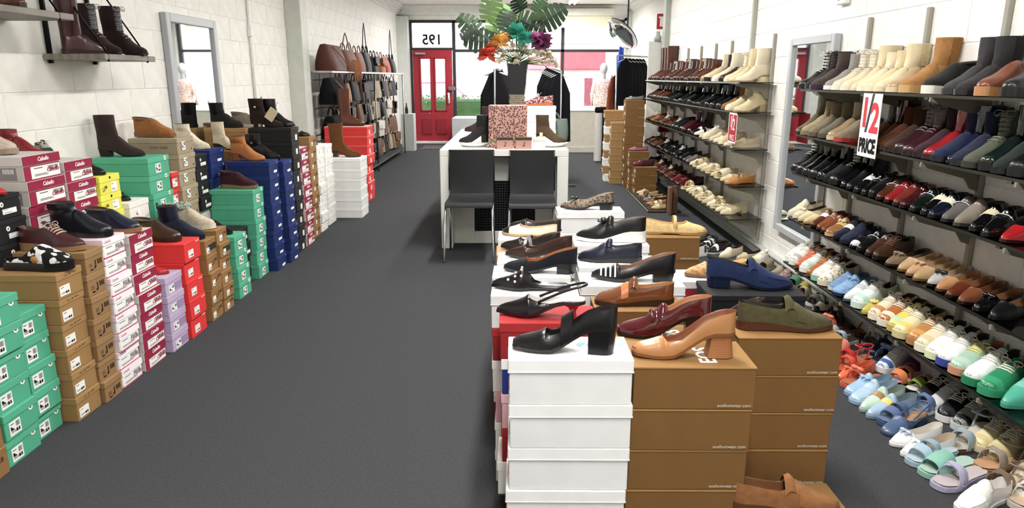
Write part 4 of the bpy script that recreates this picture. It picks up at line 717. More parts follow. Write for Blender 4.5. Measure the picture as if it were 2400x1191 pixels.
def bag(x, y, z, W_, H_, D_, c, label, kind='leather', strap=0.0, handles=True, fringe=False, group=None, flap=False, rz=90, drop=.0):
    t = root('handbag', label, 'bag', (x, y, z), R(rz), group); mb = MB(); rows = []
    for i in range(6):
        e = i / 5; f = 1 - .07 * e ** 2 - .06 * (1 - e) ** 6; dd = D_ / 2 * (1 - .6 * e ** 2)
        rows.append([(W_ / 2 * f * math.copysign(abs(math.cos(a)) ** .35, math.cos(a)), dd * math.copysign(abs(math.sin(a)) ** .6, math.sin(a)), H_ * e) for a in np.linspace(0, 2 * math.pi, 20, endpoint=False)])
    mb.grid(rows, closed=True); mb.add(rows[0], [tuple(range(20))[::-1]]); mb.add(rows[-1], [tuple(range(20))]); m = M(c, 'rubber' if kind == 'leather' else kind); put('body', mb.mesh('bag_body'), m, t)
    if handles:
        for s in (-1, 1): put('handle', MB().tube([(W_ * .24 * math.cos(a), s * D_ * .16, H_ * .94 + H_ * .42 * math.sin(a)) for a in np.linspace(0, math.pi, 9)], .008, 6).mesh('handle'), m, t)
    if strap: put('strap', MB().tube([(-W_ * .44, 0, H_ * .9), (-W_ * .12, 0, H_ + strap * .8), (0, 0, H_ + strap), (W_ * .12, 0, H_ + strap * .8), (W_ * .44, 0, H_ * .9)], .007, 5).mesh('strap'), m, t)
    if flap: put('flap', MB().box(-W_ * .46, W_ * .46, -D_ * .55, -D_ * .36, H_ * .4, H_ * .98, b=.01).mesh('flap'), m, t); put('clasp', MB().ball((0, -D_ * .56, H_ * .45), .014, 8, 5).mesh('clasp'), M('#cdb98a', 'metal'), t)
    if 'duffel' in label:
        put('strap', MB().tube(smooth([(-W_ * .3, -D_ * .3, H_ * .93), (0, -D_ * .53, H_ * .5), (W_ * .36, -D_ * .56, H_ * .12)]), .008, 6).mesh('strap'), M('#8a5a38', 'leather'), t); put('zip', MB().tube([(-W_ * .44, 0, H_ * 1.005), (W_ * .44, 0, H_ * 1.005)], .006, 5).mesh('zip'), M('#3a2a20', 'fabric'), t)
    if fringe:
        mb = MB(); rr = random.Random(3)
        for k in range(9): xx = -W_ * .35 + W_ * .7 * k / 8; mb.tube([(xx, -D_ * .5, H_ * .55), (xx + .01, -D_ * .58, H_ * .2), (xx + rr.uniform(-.02, .02), -D_ * .55, -.08 - rr.uniform(0, .12))], .006, 4)
        f_ = put('fringe', mb.mesh('fringe'), M('#b5794c', 'suede'), t); f_['kind'] = 'stuff'
bag(-2.28, 8.86, 1.526, .7, .30, .28, '#5a2f1d', 'large brown leather duffel bag on top of the bag rack by the pillar', handles=False)
bag(-2.28, 9.66, 1.526, .55, .27, .26, '#74432a', 'brown leather tote with suede fringe on top of the bag rack', fringe=True, strap=.22)
bag(-2.28, 10.3, 1.526, .42, .26, .2, '#80492c', 'tan slouchy tote next to the fringed tote on the rack', strap=.0)
bag(-2.28, 10.85, 1.526, .36, .28, .16, '#1c1a1c', 'black tote with tall raised strap on top of the rack', strap=.42)
bag(-2.28, 11.4, 1.526, .36, .24, .16, '#262022', 'dark charcoal handbag on top of the rack beside the tall-strap tote', flap=True)
bag(-2.28, 11.95, 1.526, .4, .24, .18, '#a8673c', 'tan satchel on top of the rack near its far end', flap=True)
bag(-2.28, 12.5, 1.526, .36, .22, .16, '#c04a3a', 'rust red handbag on top of the rack near its far end')
bag(-2.28, 13.05, 1.526, .36, .24, .16, '#242226', 'black handbag with very tall strap on the far end of the rack', strap=.5)
bag(-2.27, 8.85, 1.13, .66, .31, .26, '#191a1e', 'large black travel bag hanging under the brown duffel', 'fabric', handles=False); bag(-2.27, 8.82, .72, .6, .27, .26, '#18181b', 'black weekend bag with arched handles, lowest by the pillar', 'fabric')
bc = ['#151416', '#1c1a1c', '#121214', '#5a3420', '#7a4c2c', '#1f1d20', '#171719', '#141416', '#6a4428', '#2a2220', '#a89a84', '#121214', '#8f7d66', '#222024', '#c2bab0']
rr = random.Random(21)
for r_, z in enumerate((1.12, .79, .47, .16)):
    for k in range(19):
        y = 9.4 + .235 * k + rr.uniform(-.03, .03); far_ = k / 18; c = rr.choice(bc[:9] if far_ < .5 else bc[5:])
        if r_ == 0 and k in (0, 1, 2): c = ['#a86a3c', '#8d5a36', '#9a6238'][k]
        bag(WX + .17 + rr.uniform(0, .1), y, z, rr.uniform(.25, .36), rr.uniform(.22, .29), .11, c, 'small hanging handbag, %s from the pillar in the %s row of the bag rack' % (ORD[k + 1], ORD[r_ + 1]), strap=rr.uniform(.1, .16), handles=False, group='handbags hanging on the rack', flap=k % 3 == 0, rz=90 + rr.uniform(-14, 14))
# ---------------------------------------------------------------- shoe boxes
BODY = {}
def rbox(l, w_, z0, z1, b=.0018):
    k = (round(l, 4), round(w_, 4), round(z0, 4), round(z1, 4))
    if k not in BODY: BODY[k] = MB().box(-l / 2, l / 2, -w_ / 2, w_ / 2, z0, z1, b=b).mesh('carton', False)
    return BODY[k]
LB = {}
def sticker(w_, h, kind):
    """a white paper label with printed marks: barcode, text lines, small shoe drawing"""
    k = (round(w_, 4), round(h, 4), kind)
    if k in LB: return LB[k]
    mb = MB(); mb.box(-w_ / 2, w_ / 2, -h / 2, h / 2, -.0012, .0006); z = .0009; q = lambda x0, x1, y0, y1, mi=1: mb.add([(x0 * w_, y0 * h, z), (x1 * w_, y0 * h, z), (x1 * w_, y1 * h, z), (x0 * w_, y1 * h, z)], [(0, 1, 2, 3)], mi)
    rr = random.Random(len(LB) + 3)
    if 'bar' in kind:
        x = .08
        while x < .42: d = rr.choice((.012, .02, .03)); q(x, x + d, .02, .4); x += d + .018
    if 'shoe' in kind: mb.add([(-.42 * w_, -.12 * h, z), (-.12 * w_, -.12 * h, z), (-.12 * w_, -.03 * h, z), (-.22 * w_, .02 * h, z), (-.32 * w_, .16 * h, z), (-.42 * w_, .16 * h, z)], [tuple(range(6))], 1)
    if 'text' in kind:
        for y in (-.2, -.3): q(-.4, rr.uniform(-.05, .35), y, y + .045)
        q(-.4, -.1, .3, .36)
    if 'size' in kind: q(.05, .2, -.35, -.1); q(.25, .38, -.35, -.1)
    LB[k] = mb.mesh('label', False); return LB[k]
PAPER = M('#f6f5f2', 'card'); INK = M('#2b2b2d', 'ink'); DISC = MB().lathe([(0, .0007), (.5, .0007), (.5, -.001)], n=14).add([(-.16, -.22, .001), (.1, -.22, .001), (.16, .22, .001), (-.1, .22, .001)], [(0, 1, 2, 3)], 1).mesh('disc', False)
ICONS = MB().add([(-.3, -.35, 0), (-.12, -.35, 0), (-.12, -.28, 0), (-.3, -.2, 0)], [(0, 1, 2, 3)]).add([(-.06, -.32, 0), (.06, -.22, 0), (.06, .3, 0), (0, .3, 0), (0, -.1, 0), (-.06, -.12, 0)], [tuple(range(6))])
for i in range(3): ICONS.add([(-.36, .1 - .1 * i, 0), (-.16, .1 - .1 * i, 0), (-.16, .13 - .1 * i, 0), (-.36, .13 - .1 * i, 0)], [(0, 1, 2, 3)]); ICONS.add([(.16 + .1 * i, -.05, 0), (.22 + .1 * i, -.05, 0), (.22 + .1 * i, .3, 0), (.16 + .1 * i, .3, 0)], [(0, 1, 2, 3)])
ICONS = ICONS.mesh('print', False)
def shoebox(brand, x, y, z, l, w_, h, label, group=None, rz=0.0, face=1, opt=''):
    """l runs along x, the printed short end looks to +x (face 1) or -x (face -1)"""
    C = dict(green=('#55b593', '#5cbc9a', .032), kraft=('#a98553', '#b08b58', .03), kraft_print=('#a07e53', '#a88659', .03), cab=('#cfc9c4', '#dad4cf', .042), cabpink=('#efe6e6', '#f3dfe6', .03), lilac=('#c3b0cf', '#c8b6d3', .036),
             red=('#e8302f', '#ec3634', .012), kraftwide=('#a07a49', '#a8814f', .012), navy=('#1f3670', '#21397a', .035), black=('#2b2927', '#302e2c', .03), blacksport=('#242426', '#2a2a2d', .02), taupe=('#a99a80', '#b3a58b', .03), yellow=('#e9e63c', '#efec4a', .035),
             white=('#eeece6', '#f4f2ee', .032), whitebig=('#e6e6e4', '#ededeb', .034), redboot=('#e0352f', '#e63c38', .028), eos=('#876331', '#9b753f', .006), whitelid=('#e9e9ea', '#f2f2f2', .036), pink=('#e2b3b8', '#e8bcc0', .03), maroon=('#a52a40', '#e9e2e2', .03),
             darkred=('#a31f24', '#b3262a', .03), orange=('#f4f1ec', '#f7f5f1', .03), bluewhite=('#23398c', '#f0eff0', .035))[brand]
    t = root('shoebox', label, 'box', (x, y, z), R(rz), group); bm = M(C[0], 'card'); lm = M(C[1], 'card'); g = C[2]
    tuck = brand in ('eos', 'red', 'kraftwide')
    put('body', rbox(l, w_, 0, h - .0005 if tuck else h - .004), bm, t)
    put('lid', rbox(l + (.003 if tuck else .006), w_ + (.003 if tuck else .006), h - g, h), lm, t)
    fx = face * (l / 2 + .0005); rot = (R(90), 0, R(90 * face)); lx = face * (l / 2 + .0035)
    def P(nm, me, mats, u, v, on_lid=False, sc=(1, 1, 1)): return put(nm, me, mats, t, ((lx if on_lid else fx) + face * .0008, u * w_ * face, v), rot, sc)
    hb = h - g
    if brand == 'green':
        P('label', sticker(.062, .055, 'barshoetextsize'), [PAPER, INK], -.22 if opt != 'c' else -.05, hb * .52); P('emblem', DISC, [PAPER, INK], .3, h * .72 if opt != 'c' else h - g * .5, True if opt == 'c' else False, (.028, .028, 1))
    elif brand == 'kraft':
        P('label', sticker(.065, .042, 'textsize'), [PAPER, INK], -.24, hb * .42); put('print', ICONS, M('#5c452b', 'ink'), t, (lx + face * .0006, 0, h - g * .5), rot, (.1, .012, 1))
    elif brand == 'kraft_print':
        P('print', ICONS, M('#3c2d20', 'ink'), 0, hb * .48, False, (w_ * .95, hb * .9, 1)); put('print', ICONS, M('#4a3828', 'ink'), t, (l * .2, -w_ / 2 - .0036, h - g * .5), (R(90), 0, 0), (.08, .022, 1))
    elif brand == 'cab':
        P('end_panel', rbox(w_ - .004, .001, 0, hb - .004), M('#a81f4c', 'card'), 0, 0).rotation_euler = (0, 0, R(90 * face)); P('lid_panel', rbox(w_ + .004, .001, 0, g - .002), M('#a3184a', 'card'), 0, h - g + .001, True).rotation_euler = (0, 0, R(90 * face))
        P('logo', text_mesh('Cabello', .026, .35, .0005), PAPER, .03, h - g * .5, True, (1, 1, 3)); P('label', sticker(w_ * .8, hb * .78, 'bartext'), [PAPER, INK], .08, hb * .48, False, (1, 1, 2)); P('logo', text_mesh('Cabello', .03, .35, .0), M('#b03458', 'ink'), .27, hb * .52, False, (1, 1, 9))
        if opt == 'side': put('label', sticker(.14, hb * .8, 'bar'), [M('#9a9494', 'card'), PAPER], t, (l * .2, -w_ / 2 - .0005, hb * .5), (R(90), 0, 0))
    elif brand == 'cabpink':
        P('lid_panel', rbox(w_ + .004, .001, 0, g - .001), M('#e0427e', 'grad', '#fbe3ec'), 0, h - g + .0005, True).rotation_euler = (0, 0, R(90 * face)); P('logo', text_mesh('Cabello', .018, .35), M('#9a5a78', 'ink'), -.3, h - g * .5, True, (1, 1, 3))
        P('label', sticker(w_ * .94, hb * .84, 'bartext'), [PAPER, INK], 0, hb * .5, False, (1, 1, 1.5)); P('logo', text_mesh('Cabello', .026, .35), M('#a87a8c', 'ink'), .26, hb * .5, False, (1, 1, 7)); P('stripe', rbox(w_ - .002, .001, 0, .008), M('#c23a68', 'card'), 0, .0).rotation_euler = (0, 0, R(90 * face))
    elif brand == 'lilac':
        P('label', sticker(.058, .04, 'shoebartext'), [PAPER, INK], -.16, hb * .45); P('side_panel', rbox(w_ * .4, .0008, 0, hb * .6), M('#a895b8', 'card'), .24, hb * .2).rotation_euler = (0, 0, R(90 * face))
    elif brand == 'red':
        P('label', sticker(.062, .042, 'textsize'), [PAPER, INK], -.13, h * .38); P('small_print', sticker(.045, .008, ''), [M('#f4b8b0', 'card'), INK], .33, h * .88)
    elif brand == 'kraftwide':
        P('label', sticker(.038, .036, 'textsize'), [PAPER, INK], -.28 if 'b' not in opt else -.1, h * .35); P('print', ICONS, M('#5c452b', 'ink'), .1, h * .55, False, (w_ * .7, h * .5, 1))
        if 'dark' in opt: P('dark_band', rbox(w_ * .7, .001, 0, .035), M('#38332e', 'card'), .12, h * .3).rotation_euler = (0, 0, R(90 * face))
    elif brand == 'navy':
        P('label', sticker(.07, .018, ''), [PAPER, INK], .14, hb * .28); P('emblem', DISC, [M('#8fa2cf', 'card'), M('#1f3670', 'card')], .33, h - g * .5, True, (.016, .016, 1)); P('faint_logo', text_mesh('M', .03), M('#3a5596', 'ink'), -.02, hb * .75)
    elif brand in ('black', 'blacksport'):
        P('label', sticker(.045, .045, 'text') if brand == 'black' else sticker(.085, .022, 'text'), [PAPER, INK], .12, hb * .38); P('emblem', DISC, [PAPER if brand == 'blacksport' else M('#6b6560', 'card'), INK], -.1 if brand == 'blacksport' else .32, h * .62, False, (.022, .022, 1))
    elif brand == 'taupe':
        P('label', sticker(.05, .055, 'shoebartext'), [PAPER, INK], -.15, h * .5, True); P('emblem', DISC, [M('#5b5140', 'card'), INK], .36, h * .22, False, (.012, .012, 1)); put('lettering', text_mesh('JOSEF SEIBEL', .022), M('#7b6d55', 'ink'), t, (l * .12, -w_ / 2 - .0008, hb * .62), (R(90), 0, 0))
    elif brand == 'yellow':
        P('label', sticker(.06, .05, 'text'), [PAPER, INK], .18, hb * .5); P('print', ICONS, INK, -.3, hb * .5, False, (.06, hb * .7, 1)); P('emblem', DISC, [INK, INK], 0, h - g * .4, True, (.014, .014, 1))
    elif brand in ('white', 'orange'):
        P('label', sticker(.05, .04, 'shoetext'), [M('#fbfaf7', 'card'), INK], -.1, hb * .5)
        if brand == 'orange':
            P('logo', DISC, [M('#ef9a3c', 'card'), M('#efb060', 'card')], .1, hb * .6, False, (.045, .04, 1))
    elif brand == 'redboot':
        P('label', sticker(.06, .05, 'bartext'), [PAPER, INK], -.1, hb * .5); put('edge', rbox(l + .008, w_ + .008, h - .002, h + .001), M('#f3b3ac', 'card'), t)
    elif brand == 'eos':
        put('lettering', text_mesh('eosfootwear.com', .0125), M('#d9d0bc', 'ink'), t, (l * .335, -w_ / 2 - .0018, .012), (R(90), 0, 0)); P('label', sticker(.05, .035, 'bartext'), [PAPER, INK], .1, h * .5)
        if 'top' in opt: put('lettering', text_mesh('EOS', .062, 0, .0015), PAPER, t, (l * .14, -w_ * .06, h + .0006), (0, 0, R(90 if 'turn' in opt else 0)))
    elif brand == 'whitelid':
        P('logo', DISC, [M('#f0a04a', 'card'), M('#f7c98e', 'card')], .28, hb * .5, False, (.03, .04, 1)); put('rim', rbox(l + .009, w_ + .009, h - g, h - g + .005), M('#dfdfe0', 'card'), t)
        if 'leaf' in opt:
            mb = MB()
            for k in range(5): x0 = .02 + k * .027; mb.add([(x0, -.01, 0), (x0 + .012, -.022, 0), (x0 + .03, .008, 0), (x0 + .014, .018, 0)], [(0, 1, 2, 3)], 0)
            for k in range(3): x0 = -.12 + k * .025; mb.add([(x0, -.06, 0), (x0 + .012, -.066, 0), (x0 + .02, -.05, 0), (x0 + .004, -.046, 0)], [(0, 1, 2, 3)], 1)
            put('leaf_print', mb.mesh('leaf_print', False), [M('#9cc4cf', 'ink'), M('#efc07e', 'ink')], t, (0, .03, h + .0006))
    return t
BN = dict(green='mint green', kraft='brown kraft', kraft_print='printed kraft', cab='white and burgundy', cabpink='white and pink', lilac='lilac', red='bright red', kraftwide='plain kraft', navy='navy blue', black='black-brown', blacksport='black', taupe='taupe', yellow='yellow', white='white', whitebig='large white', redboot='long red', eos='kraft', whitelid='white', pink='pale pink', maroon='maroon', darkred='dark red', orange='white and orange', bluewhite='navy and white')
jit = random.Random(17)
def stack(brand, xf, y0, y1, top, n, phrase, base=0.0, l=.31, face=1, jig=.006, opts={}, brands=None):
    h = (top - base) / n; w_ = y1 - y0 - .008; turn = None
    for k in range(n):
        b = brands[k] if brands else brand; dx = jit.uniform(-jig, jig) * 1.4; dy = jit.uniform(-jig, jig) * .5
        where = '%s from the floor' % ORD[k + 1] if base == 0 else ('topmost' if k == n - 1 else '%s from the top' % ORD[n - k])
        if k == n - 1 and base == 0: where = 'topmost'
        lab = '%s shoebox, %s, under %s' % (BN[b], where, phrase)
        shoebox(b, xf - face * (l / 2) + dx, (y0 + y1) / 2 + dy, base + k * h, l, w_, h - .0008, lab, 'shoeboxes under ' + phrase, jit.uniform(-1, 1) * (1.2 if jig > .004 else .5), face, opts.get(k, opts.get('all', '')))
t = root('display_plinth', 'low white plinth along the left wall carrying the second row of shoe boxes', 'plinth', (-2.39, 2.85, 0)); put('body', MB().box(-.19, .17, 0, 3.12, 0, .54, b=.004).mesh('long_plinth', False), M('#d9d8d3', 'paint'), t)
# front row beside the aisle (xf = the end facing the aisle)
stack('kraftwide', -1.92, 2.12, 2.36, .44, 4, 'the nearest low stack by the aisle')
stack('green', -1.935, 2.37, 2.565, .65, 6, 'the black fur slipper nearest the camera')
stack('green', -1.95, 2.572, 2.735, .545, 5, 'the low step beside the cow-print clog')
stack('kraft', -1.9, 2.745, 2.92, .663, 6, 'the cow-print clog', l=.335)
stack('kraft_print', -1.885, 2.926, 3.065, .71, 7, 'the burgundy lace-up shoe')
stack('cabpink', -1.885, 3.082, 3.265, .732, 8, 'the navy zip ankle boot')
stack('cab', -1.875, 3.278, 3.495, .706, 7, 'the tan-soled navy lace-up boot', opts={k: 'side' for k in range(4)})
stack('lilac', -1.862, 3.53, 3.72, .42, 4, 'the red slipper', l=.29)
stack('red', -1.845, 3.735, 3.94, .556, 5, 'the brown button ankle boot')
stack('kraftwide', -1.85, 4.03, 4.19, .505, 5, 'the navy chelsea boot', opts={4: 'dark'})
stack('kraftwide', -1.845, 4.192, 4.35, .535, 6, 'the cream fur-trimmed boot', opts={'all': 'b', 4: 'bdark'})
stack('green', -1.86, 4.47, 4.675, .43, 4, 'the small black boot', opts={'all': 'c'})
stack('blacksport', -1.93, 4.72, 4.9, .42, 4, 'the gap between two green stacks')
stack('green', -1.9, 4.955, 5.165, .665, 6, 'the burgundy suede boot', opts={'all': 'c'})
stack('navy', -1.845, 5.18, 5.405, .84, 8, 'the tan ankle boot')
stack('navy', -1.815, 5.43, 5.645, .815, 8, 'the black pointed ankle boot')
stack('black', -1.85, 5.76, 5.965, 1.05, 9, 'the tagged dark brown boot', l=.34)
stack('cab', -1.85, 5.99, 6.22, .86, 8, 'the open end of the black stack')
stack('kraftwide', -1.87, 6.31, 6.53, .93, 9, 'the flat black shoe', opts={'all': 'b'})
stack('white', -1.87, 6.57, 6.8, .826, 9, 'the small tan shoe')
stack('white', -1.89, 6.9, 7.18, .80, 8, 'the far end of the white stacks')
stack('whitebig', -1.64, 7.29, 7.62, .63, 6, 'the brown suede cowboy boot', l=.33)
stack('redboot', -1.77, 8.3, 8.66, .885, 8, 'the tall brown riding boot', l=.5, jig=.012)
# second row along the wall
stack('blacksport', -2.2, 2.86, 3.06, .96, 4, 'the beige boot, first stack by the wall', .541)
stack('cab', -2.2, 3.09, 3.36, 1.107, 5, 'the beige lace-up boot by the wall', .541, l=.34, opts={4: 'side', 3: 'side'})
stack('cab', -2.2, 3.375, 3.61, 1.05, 5, 'the red ankle boot by the wall', .541)
stack('yellow', -2.2, 3.65, 3.85, .94, 4, 'the small black shoe by the wall', .541)
stack('white', -2.2, 3.88, 4.1, .76, 2, 'the black bow shoe by the wall', .541)
stack('green', -2.2, 4.16, 4.42, .98, 4, 'the dark velvet sock boot', .541, l=.335, opts={'all': 'c'})
stack('redboot', -2.21, 4.425, 4.52, .86, 3, 'the gap by the velvet sock boot', .541)
stack('taupe', -2.2, 4.53, 4.77, 1.067, 5, 'the tan suede lace-up boot', .541)
stack('blacksport', -2.2, 4.785, 4.97, .93, 4, 'the gap by the cream heeled boot', .541)
stack('navy', -2.2, 4.99, 5.25, .945, 4, 'the cream heeled ankle boot', .541)
stack('kraftwide', -2.2, 5.4, 5.6, .90, 4, 'the cream ruffled boot', .541)
stack('kraft', -2.2, 5.72, 5.94, 1.05, 5, 'the dark chelsea boot by the mirror', .541, l=.34)
# island of boxes in the middle (long sides face the camera)
stack('whitelid', -.023, 1.663, 1.835, .75, 6, 'the black strapped block-heel shoe', face=-1, l=.316, jig=.004, opts={5: 'leaf'})
stack('eos', .302, 1.69, 1.885, .72, 6, 'the tan stacked-heel court shoe', face=-1, l=.318, jig=.004, opts={5: 'topturn'})
stack('eos', .642, 1.905, 2.1, .72, 6, 'the olive suede loafer', face=-1, l=.30, jig=.004, opts={5: 'top'})
stack('darkred', -.052, 2.03, 2.2, .72, 6, 'the croc-toe slingback', face=-1, l=.30, brands=['blacksport', 'white', 'darkred', 'pink', 'bluewhite', 'darkred'])
stack('eos', .285, 1.9, 2.09, .695, 6, 'the burgundy patent loafer', face=-1, l=.29, opts={5: 'topturn'})
stack('whitelid', -.08, 2.30, 2.47, .72, 6, 'the pearl-studded mule', face=-1, l=.30, brands=['white', 'orange', 'pink', 'white', 'darkred', 'whitelid'])
stack('white', -.085, 2.53, 2.70, .72, 6, 'the black suede court shoe', face=-1, l=.29, brands=['white', 'maroon', 'white', 'kraft', 'green', 'whitelid'])
stack('white', -.085, 2.73, 2.92, .72, 6, 'the dark brown pointed shoe', face=-1, l=.30, brands=['kraft', 'white', 'kraft', 'white', 'kraft', 'white'])
stack('kraft', -.09, 2.95, 3.13, .70, 6, 'the silver-strapped flat', face=-1, l=.29)
stack('white', -.09, 3.2, 3.4, .71, 6, 'the cream and black flat', face=-1, l=.29, brands=['kraft', 'white', 'kraft', 'white', 'kraft', 'white'])
stack('whitelid', .24, 2.42, 2.6, .72, 6, 'the zebra-strapped shoe', face=-1, l=.37)
stack('whitelid', .25, 2.75, 2.95, .70, 6, 'the navy loafer', face=-1, l=.33)
stack('whitelid', .258, 3.05, 3.25, .72, 6, 'the white-soled black loafer', face=-1, l=.33)
stack('whitelid', .235, 3.85, 4.03, .72, 6, 'the snakeskin flat', face=-1, l=.37)
stack('eos', .617, 3.3, 3.48, .70, 6, 'the beige strapped flat', face=-1, l=.27)
stack('blacksport', .66, 2.31, 2.5, .72, 6, 'the blue suede loafer', face=-1, l=.33)
stack('pink', .62, 2.62, 2.8, .68, 6, 'the woven tan shoe', face=-1, l=.3, brands=['white', 'pink', 'white', 'pink', 'white', 'maroon'])
stack('eos', .26, 2.2, 2.37, .70, 6, 'the orange-tabbed brown loafer', face=-1, l=.3)
stack('blacksport', .60, 2.125, 2.29, .64, 5, 'the half-hidden black shoe', face=-1, l=.29)
# kraft stacks by the far rack
stack('eos', 1.44, 9.45, 9.65, 1.155, 10, 'the grey shoe by the far pillar', face=-1, l=.25)
stack('eos', 1.46, 9.1, 9.3, .52, 5, 'the red flats by the far rack', face=-1, l=.25)
stack('eos', 1.48, 8.75, 9.0, .36, 3, 'the purple flats by the far rack', face=-1, l=.27)
stack('white', 1.24, 10.0, 10.2, 1.0, 9, 'the far rail of black skirts', face=-1, l=.25, brands=['white', 'kraft'] * 4 + ['kraft'])
stack('kraft', 1.30, 9.75, 9.95, .85, 8, 'the end of the far kraft stacks', face=-1, l=.25)
